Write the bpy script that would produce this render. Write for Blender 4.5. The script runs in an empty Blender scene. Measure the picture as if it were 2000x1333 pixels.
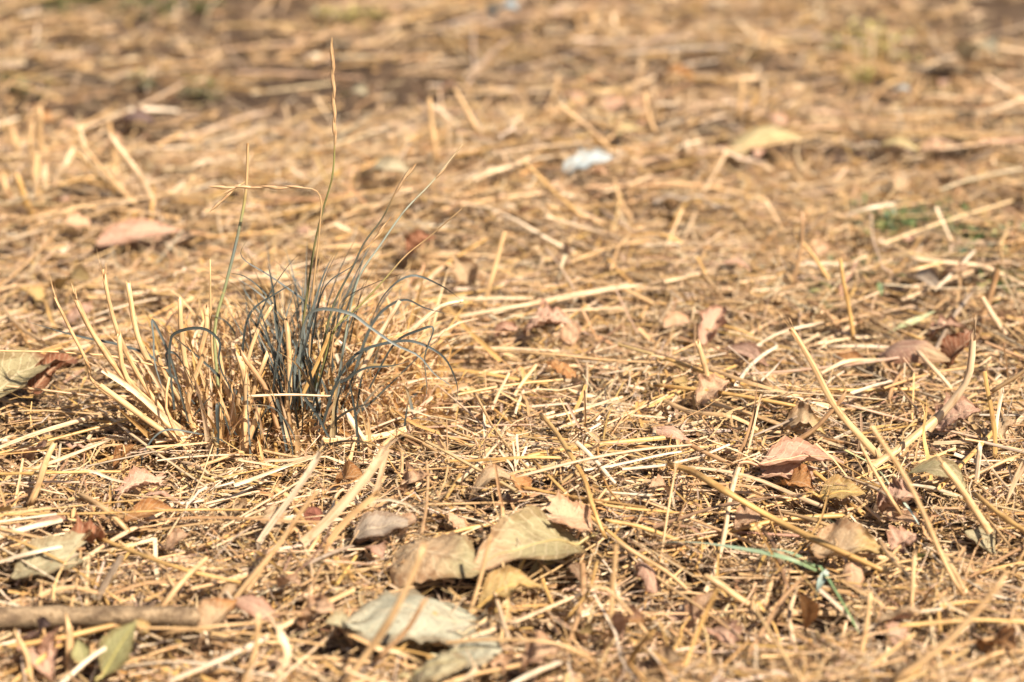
import bpy, math
import numpy as np
from mathutils import Vector

rng = np.random.default_rng(11)
R = math.radians
sc = bpy.context.scene
col = sc.collection

# ------------------------------------------------------------------ camera, world, sun, exposure
CAM_H, PITCH, LENS = 0.315, 22.0, 85.0
FPX = LENS / 36.0 * 2000.0
cam_d = bpy.data.cameras.new('camera'); cam = bpy.data.objects.new('camera', cam_d); col.objects.link(cam)
cam.location = (0, 0, CAM_H); cam.rotation_euler = (R(90 - PITCH), 0, 0)
cam_d.sensor_width = 36; cam_d.sensor_fit = 'HORIZONTAL'; cam_d.lens = LENS
cam_d.clip_start = 0.01; cam_d.clip_end = 500
cam_d.dof.use_dof = True; cam_d.dof.focus_distance = 0.728; cam_d.dof.aperture_fstop = 9.6
sc.camera = cam

SUN_AZ, SUN_EL = 138.0, 47.0          # azimuth clockwise from +Y (into the picture) towards +X
w = bpy.data.worlds.new('World'); sc.world = w; w.use_nodes = True
nt = w.node_tree; bg = nt.nodes['Background']
sky = nt.nodes.new('ShaderNodeTexSky'); sky.sky_type = 'NISHITA'; sky.sun_disc = False
sky.sun_elevation = R(SUN_EL); sky.sun_rotation = R(SUN_AZ); sky.dust_density = 2.0
nt.links.new(sky.outputs[0], bg.inputs[0]); bg.inputs[1].default_value = 0.05
sd = bpy.data.lights.new('sun', 'SUN'); sd.energy = 5.0; sd.angle = R(0.5); sd.color = (1.0, 0.905, 0.765)
sun = bpy.data.objects.new('sun', sd); col.objects.link(sun)
v = Vector((math.sin(R(SUN_AZ)) * math.cos(R(SUN_EL)), math.cos(R(SUN_AZ)) * math.cos(R(SUN_EL)), math.sin(R(SUN_EL))))
sun.rotation_euler = v.to_track_quat('Z', 'Y').to_euler(); sun.location = (1, 1, 2)
sc.view_settings.view_transform = 'Standard'; sc.view_settings.look = 'None'
sc.view_settings.exposure = 1.02; sc.view_settings.gamma = 1.0
try: sc.view_settings.use_curve_mapping = False
except Exception: pass
sc.cycles.max_bounces = 8; sc.cycles.diffuse_bounces = 2; sc.cycles.glossy_bounces = 3
sc.cycles.transmission_bounces = 5; sc.cycles.use_denoising = True

# ------------------------------------------------------------------ ground relief and pixel rays
_hs = np.random.default_rng(5)
_W = []
for lam, amp, n in ((0.22, .0022, 5), (0.075, .0009, 6), (0.028, .0005, 7), (0.013, .00028, 8)):
    for i in range(n):
        a = _hs.uniform(0, 2 * math.pi); k = 2 * math.pi / (lam * _hs.uniform(.7, 1.4))
        _W.append((k * math.cos(a), k * math.sin(a), _hs.uniform(0, 6.28), amp))
def H(x, y):
    x = np.asarray(x, float); y = np.asarray(y, float)
    z = np.zeros(np.broadcast(x, y).shape)
    for kx, ky, ph, amp in _W: z = z + amp * np.sin(kx * x + ky * y + ph)
    return z
_p = R(PITCH)
FWD = np.array((0, math.cos(_p), -math.sin(_p))); UPV = np.array((0, math.sin(_p), math.cos(_p))); RGT = np.array((1., 0, 0))
ORI = np.array((0, 0, CAM_H))
def ray(px, py): return FWD + (px - 1000) / FPX * RGT - (py - 666.5) / FPX * UPV
def P(px, py, zmm=0.0):
    """the point zmm above the soil that is seen at photograph pixel (px, py)"""
    d = ray(px, py); z = zmm * .001
    for _ in range(5):
        t = (CAM_H - z) / -d[2]; q = ORI + d * t
        z = float(H(q[0], q[1])) + zmm * .001
    return q
LIFT = 3.0      # the hand-placed things lie on top of the matted straw
def PL(px, py, zmm): return P(px, py, zmm + LIFT)
def PV(px, py, y):
    """the point at distance y into the scene that is seen at pixel (px, py)"""
    d = ray(px, py); return ORI + d * (y / d[1])

# ------------------------------------------------------------------ materials
def mat(name): 
    m = bpy.data.materials.new(name); m.use_nodes = True
    n = m.node_tree.nodes; b = n['Principled BSDF']; return m, n, m.node_tree.links, b
def mix_col(n, l, blend, fac, a, b):
    x = n.new('ShaderNodeMix'); x.data_type = 'RGBA'; x.blend_type = blend
    for s, val in ((0, fac), (6, a), (7, b)):
        if isinstance(val, (int, float)): x.inputs[s].default_value = val
        elif isinstance(val, tuple): x.inputs[s].default_value = (*val, 1) if len(val) == 3 else val
        else: l.new(val, x.inputs[s])
    return x.outputs[2]
def ramp(n, l, src, stops):
    r = n.new('ShaderNodeValToRGB'); e = r.color_ramp.elements
    while len(e) < len(stops): e.new(.5)
    for el, (p, c) in zip(e, stops): el.position = p; el.color = (c, c, c, 1) if isinstance(c, (int, float)) else (*c, 1)
    l.new(src, r.inputs[0]); return r.outputs[0]
def vec_scale(n, l, src, s):
    m = n.new('ShaderNodeVectorMath'); m.operation = 'MULTIPLY'; l.new(src, m.inputs[0]); m.inputs[1].default_value = s
    return m.outputs[0]
def noise(n, l, vec, scale, detail=3, rough=.55):
    t = n.new('ShaderNodeTexNoise'); t.inputs['Scale'].default_value = scale; t.inputs['Detail'].default_value = detail
    t.inputs['Roughness'].default_value = rough; l.new(vec, t.inputs['Vector']); return t.outputs[0]
def fibre_material(name, rough, spec, transl, streak=.5, bump=.25):
    """dry grass: colour from the piece itself, fibre lines along its length, a little light through it"""
    m, n, l, b = mat(name)
    a = n.new('ShaderNodeAttribute'); a.attribute_name = 'Col'
    s = n.new('ShaderNodeAttribute'); s.attribute_name = 'suv'
    f = noise(n, l, vec_scale(n, l, s.outputs['Vector'], (40, 9, 1)), 1.0, 2)
    g = noise(n, l, vec_scale(n, l, s.outputs['Vector'], (260, 2.2, 1)), 1.0, 3)
    c = mix_col(n, l, 'MULTIPLY', streak, a.outputs['Color'], ramp(n, l, f, ((.34, (.60, .48, .36)), (.47, (1, .98, .95)), (.66, (1.0, 1.0, 1.0)))))
    c = mix_col(n, l, 'MULTIPLY', .6, c, ramp(n, l, g, ((.34, (.62, .50, .38)), (.46, (1, 1, 1)))))
    l.new(c, b.inputs['Base Color']); b.inputs['Roughness'].default_value = rough; b.inputs['Specular IOR Level'].default_value = spec
    bp = n.new('ShaderNodeBump'); bp.inputs['Strength'].default_value = bump; bp.inputs['Distance'].default_value = .0004
    l.new(f, bp.inputs['Height']); l.new(bp.outputs[0], b.inputs['Normal'])
    t = n.new('ShaderNodeBsdfTranslucent'); l.new(c, t.inputs[0])
    x = n.new('ShaderNodeMixShader'); x.inputs[0].default_value = transl
    l.new(b.outputs[0], x.inputs[1]); l.new(t.outputs[0], x.inputs[2]); l.new(x.outputs[0], n['Material Output'].inputs[0])
    return m
M = {}
M['straw'] = fibre_material('dry_straw', .45, .4, .03, .75, .2)
M['tuft'] = fibre_material('tuft_straw', .5, .35, .28, .5, .2)
M['litter'] = fibre_material('litter_straw', .38, .5, .05, .8, .4)
M['blade'] = fibre_material('green_blade', .42, .3, .15, .45, .2)
def leaf_material():
    m, n, l, b = mat('dry_leaf')
    a = n.new('ShaderNodeAttribute'); a.attribute_name = 'Col'
    s = n.new('ShaderNodeAttribute'); s.attribute_name = 'suv'    # x along 0..1 (+id), y across -1..1
    sep = n.new('ShaderNodeSeparateXYZ'); l.new(s.outputs['Vector'], sep.inputs[0])
    def math_(op, x, y=None):
        k = n.new('ShaderNodeMath'); k.operation = op
        for i, q in enumerate((x, y)):
            if q is None: continue
            if isinstance(q, (int, float)): k.inputs[i].default_value = q
            else: l.new(q, k.inputs[i])
        return k.outputs[0]
    ab = math_('ABSOLUTE', sep.outputs[1])
    wob = noise(n, l, vec_scale(n, l, s.outputs['Vector'], (6, 4, 1)), 1.0, 2)
    ph = math_('ADD', math_('SUBTRACT', math_('MULTIPLY', sep.outputs[0], 9.0), math_('MULTIPLY', ab, 2.4)), math_('MULTIPLY', wob, .9))
    tri = math_('ABSOLUTE', math_('SUBTRACT', math_('FRACT', ph), .5))              # 0 on a side vein
    vein = ramp(n, l, tri, ((0.0, 1.0), (.05, .55), (.11, 0.0)))
    mid = ramp(n, l, ab, ((0.0, 1.0), (.03, .8), (.07, 0.0)))
    vv = math_('MAXIMUM', vein, mid)
    net = n.new('ShaderNodeTexVoronoi'); net.feature = 'DISTANCE_TO_EDGE'; net.inputs['Scale'].default_value = 1.0
    l.new(vec_scale(n, l, s.outputs['Vector'], (44, 20, 1)), net.inputs['Vector'])
    nets = ramp(n, l, net.outputs['Distance'], ((0, .0), (.12, 1.0)))
    blot = noise(n, l, vec_scale(n, l, s.outputs['Vector'], (4.5, 2.2, 1)), 1.0, 4, .65)
    spots = noise(n, l, vec_scale(n, l, s.outputs['Vector'], (30, 14, 1)), 1.0, 3, .7)
    c = mix_col(n, l, 'MULTIPLY', .75, a.outputs['Color'], ramp(n, l, blot, ((.28, (.48, .36, .27)), (.5, (1, 1, 1)), (.75, (1.0, 1.0, .94)))))
    c = mix_col(n, l, 'MULTIPLY', .8, c, ramp(n, l, spots, ((.30, (.30, .20, .13)), (.42, (1, 1, 1)))))
    rim = math_('MULTIPLY', ramp(n, l, math_('ADD', ab, math_('MULTIPLY', wob, .5)), ((.95, 0.), (1.25, 1.))), .5)
    c = mix_col(n, l, 'MULTIPLY', rim, c, (.55, .36, .22))
    c = mix_col(n, l, 'MULTIPLY', .14, c, nets)
    c = mix_col(n, l, 'MIX', math_('MULTIPLY', vv, .35), c, (.78, .62, .40))
    l.new(c, b.inputs['Base Color']); b.inputs['Roughness'].default_value = .55; b.inputs['Specular IOR Level'].default_value = .3
    hgt = math_('ADD', math_('MULTIPLY', vv, -.6), math_('MULTIPLY', nets, .35))
    bp = n.new('ShaderNodeBump'); bp.inputs['Strength'].default_value = .5; bp.inputs['Distance'].default_value = .0005
    l.new(hgt, bp.inputs['Height']); l.new(bp.outputs[0], b.inputs['Normal'])
    t = n.new('ShaderNodeBsdfTranslucent'); l.new(c, t.inputs[0])
    x = n.new('ShaderNodeMixShader'); x.inputs[0].default_value = .15
    l.new(b.outputs[0], x.inputs[1]); l.new(t.outputs[0], x.inputs[2]); l.new(x.outputs[0], n['Material Output'].inputs[0])
    return m
M['leaf'] = leaf_material()
def soil_material(name, dark, light, bscale):
    m, n, l, b = mat(name)
    g = n.new('ShaderNodeNewGeometry'); pos = g.outputs['Position']
    f1 = noise(n, l, pos, 900, 5, .7); f2 = noise(n, l, pos, 40, 4, .6); f3 = noise(n, l, pos, 5000, 2)
    c = mix_col(n, l, 'MIX', ramp(n, l, f2, ((.35, 0.), (.65, 1.))), dark, light)
    c = mix_col(n, l, 'MULTIPLY', .7, c, ramp(n, l, f1, ((.3, (.55, .48, .42)), (.65, (1.1, 1.05, 1.0)))))
    l.new(c, b.inputs['Base Color']); b.inputs['Roughness'].default_value = .9; b.inputs['Specular IOR Level'].default_value = .15
    bp = n.new('ShaderNodeBump'); bp.inputs['Strength'].default_value = .9; bp.inputs['Distance'].default_value = bscale
    k = n.new('ShaderNodeMath'); k.operation = 'ADD'; l.new(f1, k.inputs[0]); l.new(f3, k.inputs[1])
    l.new(k.outputs[0], bp.inputs['Height']); l.new(bp.outputs[0], b.inputs['Normal'])
    return m
M['soil'] = soil_material('dry_soil', (.09, .060, .040), (.19, .13, .088), .0012)
M['crumb'] = soil_material('soil_crumb', (.12, .08, .054), (.24, .165, .115), .0006)
def bark_material(name, c0, c1, sc_):
    m, n, l, b = mat(name)
    s = n.new('ShaderNodeAttribute'); s.attribute_name = 'suv'
    f = noise(n, l, vec_scale(n, l, s.outputs['Vector'], (sc_, 5, 1)), 1.0, 5, .7)
    g = noise(n, l, vec_scale(n, l, s.outputs['Vector'], (sc_ * 4, 14, 1)), 1.0, 3, .7)
    c = mix_col(n, l, 'MIX', ramp(n, l, f, ((.38, 0.), (.62, 1.))), c0, c1)
    c = mix_col(n, l, 'MULTIPLY', .8, c, ramp(n, l, g, ((.3, (.35, .27, .2)), (.5, (1, 1, 1)))))
    l.new(c, b.inputs['Base Color']); b.inputs['Roughness'].default_value = .8; b.inputs['Specular IOR Level'].default_value = .2
    bp = n.new('ShaderNodeBump'); bp.inputs['Strength'].default_value = .8; bp.inputs['Distance'].default_value = .0008
    l.new(g, bp.inputs['Height']); l.new(bp.outputs[0], b.inputs['Normal'])
    return m
M['twig'] = bark_material('twig_bark', (.12, .078, .047), (.36, .255, .15), 160)
M['redbark'] = bark_material('red_bark', (.17, .06, .04), (.30, .12, .075), 120)

# ------------------------------------------------------------------ mesh tools
class Geo:
    def __init__(s): s.v, s.f, s.c, s.u, s.n = [], [], [], [], 0
    def add(s, V, F, C, U):
        V = np.asarray(V, float).reshape(-1, 3); s.v.append(V); s.f.append(np.asarray(F).reshape(-1, 4) + s.n)
        C = np.asarray(C, float); C = np.broadcast_to(C, (len(V), 3)) if C.ndim == 1 else C.reshape(-1, 3)
        s.c.append(C); s.u.append(np.asarray(U, float).reshape(-1, 3)); s.n += len(V)
    def mesh(s, name, material, origin=None):
        V = np.concatenate(s.v); F = np.concatenate(s.f); C = np.concatenate(s.c); U = np.concatenate(s.u)
        if origin is not None: V = V - np.asarray(origin)
        me = bpy.data.meshes.new(name)
        me.vertices.add(len(V)); me.vertices.foreach_set('co', V.astype(np.float32).ravel())
        me.loops.add(F.size); me.loops.foreach_set('vertex_index', F.astype(np.int32).ravel())
        me.polygons.add(len(F)); me.polygons.foreach_set('loop_start', np.arange(0, F.size, 4, dtype=np.int32))
        me.polygons.foreach_set('use_smooth', np.ones(len(F), bool))
        me.update(calc_edges=True)
        a = me.attributes.new('Col', 'FLOAT_COLOR', 'POINT')
        a.data.foreach_set('color', np.concatenate([C, np.ones((len(C), 1))], 1).astype(np.float32).ravel())
        a = me.attributes.new('suv', 'FLOAT_VECTOR', 'POINT'); a.data.foreach_set('vector', U.astype(np.float32).ravel())
        me.materials.append(material); return me
    def build(s, name, material, parent=None, origin=None):
        """links what was collected as ONE mesh object; origin is the thing's own base point"""
        o0 = origin
        if parent is not None: o0 = np.array(parent.matrix_world.translation) if origin is None else origin
        o = bpy.data.objects.new(name, s.mesh(name, material, o0)); col.objects.link(o)
        if parent is not None:
            o.parent = parent
            if origin is not None: o.location = Vector(origin) - parent.matrix_world.translation
        elif o0 is not None: o.location = o0
        return o
def tag(o, label, cat, group=None, kind=None):
    o['label'] = label; o['category'] = cat
    if group: o['group'] = group
    if kind: o['kind'] = kind
    return o
def empty(name, loc):
    o = bpy.data.objects.new(name, None); col.objects.link(o); o.location = loc; o.empty_display_size = .01
    bpy.context.view_layer.update(); return o
def norm(a): return a / np.maximum(np.linalg.norm(a, axis=-1, keepdims=True), 1e-12)
def strip(geo, Pt, w, prof, closed, colr, up0=None, twist=None):
    """n pieces at once: paths Pt[n,S,3], half-widths w[n,S], cross-section prof[K,2], colours [n,3] or [n,S,3]"""
    n, S, _ = Pt.shape; K = len(prof)
    T = norm(np.gradient(Pt, axis=1))
    if up0 is None: up0 = np.tile(np.array((0, 0, 1.)), (n, 1))
    up0 = np.broadcast_to(up0[:, None, :], Pt.shape)
    side = np.cross(T, up0); bad = np.linalg.norm(side, axis=-1) < .05
    side[bad] = np.cross(T[bad], np.array((.3, -.9, .1))); side = norm(side)
    up = np.cross(side, T)
    if twist is not None:
        c, s_ = np.cos(twist)[..., None], np.sin(twist)[..., None]
        side, up = side * c + up * s_, up * c - side * s_
    a = prof[:, 0][None, None, :, None]; b = prof[:, 1][None, None, :, None]
    V = Pt[:, :, None, :] + w[:, :, None, None] * (a * side[:, :, None, :] + b * up[:, :, None, :])
    kk = K if closed else K - 1
    s0 = np.arange(S - 1)[:, None] * K; k0 = np.arange(kk)[None, :]; k1 = (k0 + 1) % K
    F = np.stack([s0 + k0, s0 + k1, s0 + K + k1, s0 + K + k0], -1).reshape(-1, 4)
    F = (np.arange(n)[:, None, None] * (S * K) + F[None]).reshape(-1, 4)
    colr = np.asarray(colr, float)
    if colr.ndim == 2: colr = np.broadcast_to(colr[:, None, :], (n, S, 3))
    C = np.broadcast_to(colr[:, :, None, :], (n, S, K, 3))
    seg = np.concatenate([np.zeros((n, 1)), np.cumsum(np.linalg.norm(np.diff(Pt, axis=1), axis=-1), 1)], 1)
    U = np.empty((n, S, K, 3)); U[..., 0] = seg[:, :, None]; U[..., 1] = (np.arange(K) / K)[None, None, :]
    U[..., 2] = rng.uniform(0, 100, n)[:, None, None]
    geo.add(V.reshape(-1, 3), F, C.reshape(-1, 3), U.reshape(-1, 3))
RING = lambda K, sq=1.0: np.array([(math.cos(2 * math.pi * k / K), sq * math.sin(2 * math.pi * k / K)) for k in range(K)])
HALF = np.array([(math.cos(t), math.sin(t) - .5) for t in np.linspace(0, math.pi, 6)])
VEE = np.array([(-1, .35), (0, 0), (1, .35)])
FLAT = np.array([(-1, .0), (1, .0)])
CURL = np.array([(-1, .28), (-.45, .02), (.1, 0.), (.6, .1), (1, .4)])
def spline(pts, n):
    pts = np.asarray(pts, float)
    if len(pts) == 2: return pts[0] + (pts[1] - pts[0]) * np.linspace(0, 1, n)[:, None]
    d = np.concatenate([[0], np.cumsum(np.linalg.norm(np.diff(pts, axis=0), axis=1) ** .5)]); d /= d[-1]
    m = np.gradient(pts, d, axis=0); t = np.linspace(0, 1, n); i = np.clip(np.searchsorted(d, t, 'right') - 1, 0, len(d) - 2)
    h = (d[i + 1] - d[i])[:, None]; u = ((t - d[i])[:, None]) / h
    return ((2 * u**3 - 3 * u**2 + 1) * pts[i] + (u**3 - 2 * u**2 + u) * h * m[i] + (-2 * u**3 + 3 * u**2) * pts[i + 1] + (u**3 - u**2) * h * m[i + 1])

# ------------------------------------------------------------------ colours of dry things (base colours)
STRAW = dict(golden=(.53, .325, .12), straw=(.56, .365, .185), bleached=(.62, .45, .285), white=(.66, .53, .385), tan=(.41, .245, .125),
             brown=(.22, .13, .075), grey=(.31, .235, .17), pinkish=(.44, .275, .185))
PAL = np.array([STRAW[k] for k in ('golden', 'straw', 'bleached', 'white', 'tan', 'brown', 'grey', 'pinkish')])
def tints(n, wts=(.13, .34, .26, .07, .12, .035, .035, .02), jit=.12):
    wts = np.array(wts) / sum(wts); c = PAL[rng.choice(len(PAL), n, p=wts)]
    return np.clip(c * rng.normal(1, jit, (n, 1)) * rng.normal(1, .03, (n, 3)), .02, .85)

# ------------------------------------------------------------------ the ground
def stretch(c, half, n_in, n_out, far):
    i = np.linspace(-half, half, n_in); o = half + (far - half) * (np.linspace(0, 1, n_out + 1)[1:] ** 3.5)
    return c + np.concatenate([-o[::-1], i, o])
gx = stretch(0, .55, 230, 30, 120); gy = stretch(.95, .65, 260, 30, 120)
GX, GY = np.meshgrid(gx, gy); GZ = H(GX, GY)
g = Geo(); V = np.stack([GX, GY, GZ], -1).reshape(-1, 3); nx = len(gx)
ii = np.arange(len(gy) - 1)[:, None] * nx + np.arange(nx - 1)[None, :]
g.add(V, np.stack([ii, ii + 1, ii + nx + 1, ii + nx], -1).reshape(-1, 4), (.2, .15, .1), V)
gr = g.build('ground', M['soil']); gr['kind'] = 'structure'

# ------------------------------------------------------------------ where straw is thin and soil shows: (px, py, rx, ry, how bare)
BARE = [(700, 150, 420, 70, .72), (300, 225, 330, 60, .6), (1960, 40, 110, 50, .85), (250, 20, 320, 45, .7), (1000, 250, 160, 40, .3), (1290, 1185, 140, 60, .45),
        (1600, 1250, 120, 50, .35), (900, 930, 90, 50, .3), (1830, 590, 120, 60, .35), (1170, 860, 120, 30, .25)]
_bare = []
for px, py, rx, ry, k in BARE:
    c = P(px, py); _bare.append((c[0], c[1], abs(P(px + rx, py)[0] - c[0]), abs(P(px, py - ry)[1] - c[1]), k))
def keep(x, y):
    p = np.ones_like(x)
    for cx, cy, rx, ry, k in _bare: p *= 1 - k * np.exp(-(((x - cx) / rx) ** 2 + ((y - cy) / ry) ** 2))
    return rng.uniform(0, 1, len(x)) < p
_W2 = [(k_ * math.cos(a_), k_ * math.sin(a_), p_) for k_, a_, p_ in ((2 * math.pi / _hs.uniform(.012, .05), _hs.uniform(0, 6.28), _hs.uniform(0, 6.28)) for _ in range(9))]
def pile(x, y):
    """0..1: how deep the loose straw lies"""
    z = sum(np.sin(kx * x + ky * y + ph) for kx, ky, ph in _W2) / 9
    return np.clip(.5 + 1.25 * z, 0, 1)
def scatter(n, zone):
    if zone == 'near': y = rng.uniform(.44, .98, n); x = rng.uniform(-1, 1, n) * (.225 * y + .05)
    elif zone == 'far':
        y = .96 + 1.0 * rng.uniform(0, 1, n) ** 1.25; x = rng.uniform(-1, 1, n) * (.24 * y + .09)
    else: y = rng.uniform(-.1, 3.0, n); x = rng.uniform(-1.3, 1.3, n)
    k = keep(x, y) & (rng.uniform(0, 1, n) < .12 + .88 * pile(x, y) ** 1.2); x, y = x[k], y[k]
    if zone == 'wide':
        out = (np.abs(x) > .24 * y + .05) | (y < .46) | (y > 1.8); x, y = x[out], y[out]
    return x, y
def lay(n_, zone, S, len_rng, z_rng, pitch_sd, curve, curl=0., lp=1.0):
    x, y = scatter(n_, zone); n = len(x)
    L = len_rng[0] + (len_rng[1] - len_rng[0]) * rng.uniform(0, 1, n) ** (1.8 * lp)
    yaw = rng.uniform(0, 2 * math.pi, n); pit = rng.normal(0, pitch_sd, n)
    d = np.stack([np.cos(yaw) * np.cos(pit), np.sin(yaw) * np.cos(pit), np.sin(pit)], -1)
    s = np.stack([-np.sin(yaw), np.cos(yaw), np.zeros(n)], -1)
    z = H(x, y) + z_rng[0] + (z_rng[1] - z_rng[0]) * rng.uniform(0, 1, n) * (.5 + .75 * pile(x, y)) + np.abs(np.sin(pit)) * L * .35
    if zone != 'wide':
        under = np.zeros(n, bool)
        for A, B, r in LEAFSEG:
            ab = B[:2] - A[:2]; u = np.clip(((x - A[0]) * ab[0] + (y - A[1]) * ab[1]) / (ab @ ab), 0, 1)
            under |= (x - A[0] - u * ab[0]) ** 2 + (y - A[1] - u * ab[1]) ** 2 < (r + .2 * L) ** 2
        over = under & (rng.uniform(0, 1, n) < .05); under &= rng.uniform(0, 1, n) > .1
        z = np.where(over, H(x, y) + rng.uniform(8, 13, n) * MM, np.where(under, H(x, y) + rng.uniform(0, 1.5, n) * MM, z))
    c = np.stack([x, y, z], -1); t = np.linspace(-.5, .5, S)
    k1 = rng.normal(0, curve, n); k2 = rng.normal(0, curve * .5, n)
    Pt = c[:, None] + d[:, None] * (t[None, :, None] * L[:, None, None])
    Pt += s[:, None] * ((k1 * L)[:, None] * (t[None] ** 2 * 4 - .3))[..., None]
    Pt[..., 2] += (k2 * L)[:, None] * (.3 - t[None] ** 2 * 4)
    if curl:
        ph = rng.uniform(0, 6.28, (n, 2)); fr = rng.uniform(3, 9, (n, 2)); am = np.abs(rng.normal(0, curl, (n, 1))) * L[:, None]
        Pt += s[:, None] * (am * np.sin(fr[:, :1] * t[None] * 2 + ph[:, :1]))[..., None]
        Pt[..., 2] += .5 * am * np.sin(fr[:, 1:] * t[None] * 2 + ph[:, 1:])
    return Pt, L, n
def taper(n, S, w, t0, t1):
    t = np.linspace(0, 1, S)[None]; a = rng.uniform(t0, 1, (n, 1)); b = rng.uniform(t1, 1, (n, 1))
    return w[:, None] * (a + (b - a) * t)
MM = .001
# ------------------------------------------------------------------ leaves
LEAFC = dict(pink=(.66, .40, .28), peach=(.70, .44, .27), tan=(.56, .38, .22), ochre=(.56, .38, .15), olive=(.40, .33, .175), sage=(.50, .43, .26),
             greygreen=(.47, .44, .32), yellow=(.58, .46, .23), orange=(.52, .25, .09), rust=(.34, .14, .07), rose=(.55, .32, .22), brown=(.30, .18, .11),
             plum=(.26, .17, .15), white=(.62, .70, .72), cream=(.64, .54, .35), green=(.42, .39, .17), grey=(.42, .33, .25), straw=(.62, .46, .27))
LEAFC = {k: tuple(min(.82, q * .86) for q in c_) for k, c_ in LEAFC.items()}
SHAPES = {
 'ovate': lambda s: np.sin(math.pi * s ** .72) ** .85, 'round': lambda s: np.sin(math.pi * s ** .85) ** .6,
 'lance': lambda s: np.sin(math.pi * s ** .9) ** 1.15,
 'torn': lambda s: np.where(s < .7, np.sin(math.pi * np.minimum(s, .5) ** .9) ** .9, 1.0) * 1.0,
 'lobed': lambda s: np.sin(math.pi * s ** .8) ** .7 * (.72 + .38 * np.abs(np.sin(3.1 * math.pi * s + .3))),
 'scrap': lambda s: .55 + .45 * np.sin(math.pi * s),
}
LANDMARKS = []; LEAFSEG = []
def leaf(label, base, tip, wmm, colour, shape='ovate', roll=0., bend=.08, cup=.5, fold=.1, crumple=.03, edge=.04, petiole=0., tipc=None, twist=0., curl_end=0., short=None, group=None, seed=None, name='dry_leaf', cat='leaf'):
    r = np.random.default_rng(abs(hash_(label + str(base))) if seed is None else seed)
    A = PL(*base) if len(base) == 3 else np.asarray(base[0]); B = PL(*tip) if len(tip) == 3 else np.asarray(tip[0])
    L = np.linalg.norm(B - A); ax = (B - A) / L
    up = np.array((0, 0, 1.)); side = norm(np.cross(ax, up)); up = np.cross(side, ax)
    c, s_ = math.cos(R(roll)), math.sin(R(roll if group else abs(roll) * .55)) * (1 if side[1] > 0 else -1); side, up = side * c + up * s_, up * c - side * s_
    LEAFSEG.append((A, B, wmm * .4 * MM))
    nu, nv = (26, 15) if L > .012 else (14, 9)
    s = np.linspace(0, 1, nu); v = np.linspace(-1, 1, nv)
    wid = SHAPES[shape](s) * wmm * MM * .5; wid = np.maximum(wid, .0006 * L / .03)
    def wob(k, n_): 
        q = np.zeros(n_)
        t = np.linspace(0, 1, n_)
        for f in range(1, k): q += r.normal(0, 1) * np.sin(2 * math.pi * (f * t * 1.3 + r.uniform())) / f ** .6
        return q / 2
    wl = wid * (1 + edge * 1.8 * wob(14, nu) + edge * .6 * r.normal(0, 1, nu)); wr = wid * (1 + edge * 1.8 * wob(14, nu) + edge * .6 * r.normal(0, 1, nu))
    S_, V_ = np.meshgrid(s, v, indexing='ij')
    W_ = np.where(V_ < 0, wl[:, None], wr[:, None])
    cu = cup * (1 + .5 * wob(4, nu))[:, None] + curl_end * np.clip((S_ - .55) / .45, 0, 1) ** 2
    ang = cu * V_; cs = np.where(np.abs(cu) < 1e-3, 1e-3, cu)
    lat = W_ * np.sin(ang) / cs; hz = W_ * (1 - np.cos(ang)) / cs + fold * np.abs(V_) * W_
    tw = twist * (S_ - .4); lat, hz = lat * np.cos(tw) - hz * np.sin(tw), lat * np.sin(tw) + hz * np.cos(tw)
    arch = bend * L * np.sin(math.pi * S_)
    cr = np.zeros_like(S_)
    for i in range(7):
        a, b_ = r.normal(0, 1.3 + i * .7), r.normal(0, 1.0 + i * .5)
        cr += np.sin(2 * math.pi * (a * S_ + b_ * V_ * .5 + r.uniform())) * r.uniform(.4, 1) / (1 + .35 * i)
    hz = hz + arch + cr * crumple * wmm * MM * .55
    jag = edge * wmm * MM * .8 * r.normal(0, 1, nv)
    Pt = A + S_[..., None] * (B - A) + lat[..., None] * side + hz[..., None] * up
    if shape in ('torn', 'scrap'): Pt[-1] += jag[:, None] * ax * 2.2; Pt[-2] += jag[:, None] * ax
    if shape == 'scrap': Pt[0] += (edge * wmm * MM * .8 * r.normal(0, 1, nv))[:, None] * ax * 2
    zmin = H(Pt[..., 0], Pt[..., 1]) + .0012; low = (zmin - Pt[..., 2]).max()
    if low > 0: Pt[..., 2] += min(low, .004)
    C = np.tile(np.array(LEAFC[colour]), (nu, nv, 1)) * r.normal(1, .05)
    if tipc:
        k = np.clip((S_ - .55) / .25 + .15 * cr, 0, 1)[..., None]; C = C * (1 - k) + np.array(LEAFC[tipc]) * k
    U = np.stack([S_ + r.integers(0, 40), V_, np.full_like(S_, r.uniform(0, 50))], -1)
    ii = np.arange(nu - 1)[:, None] * nv + np.arange(nv - 1)[None]
    F = np.stack([ii, ii + 1, ii + nv + 1, ii + nv], -1).reshape(-1, 4)
    g = Geo(); g.add(Pt.reshape(-1, 3), F, C.reshape(-1, 3), U.reshape(-1, 3))
    o = g.build(name, M['leaf'], origin=A); bpy.context.view_layer.update() if petiole else None
    tag(o, label, cat, group)
    if petiole:
        m = nv // 2; path = Pt[:, m] + up * .00015
        tail = A - ax * petiole * MM + np.array((0, 0, .0015)); path = np.concatenate([spline([tail, (tail + A) / 2 + up * .001, path[0]], 6)[:-1], path[:-2]])
        wq = np.concatenate([np.full(5, .55 * MM), np.linspace(.5, .12, len(path) - 5) * MM])
        gg = Geo(); strip(gg, path[None], wq[None], RING(5), True, np.array(LEAFC[colour])[None] * np.array((1.15, 1.1, .95)))
        gg.build('midrib', M['straw'], parent=o)
    if short: LANDMARKS.append(((A + B) / 2, short))
    return o
def hash_(s):
    h = 7
    for ch in s: h = (h * 131 + ord(ch)) % 2147483647
    return h

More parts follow.
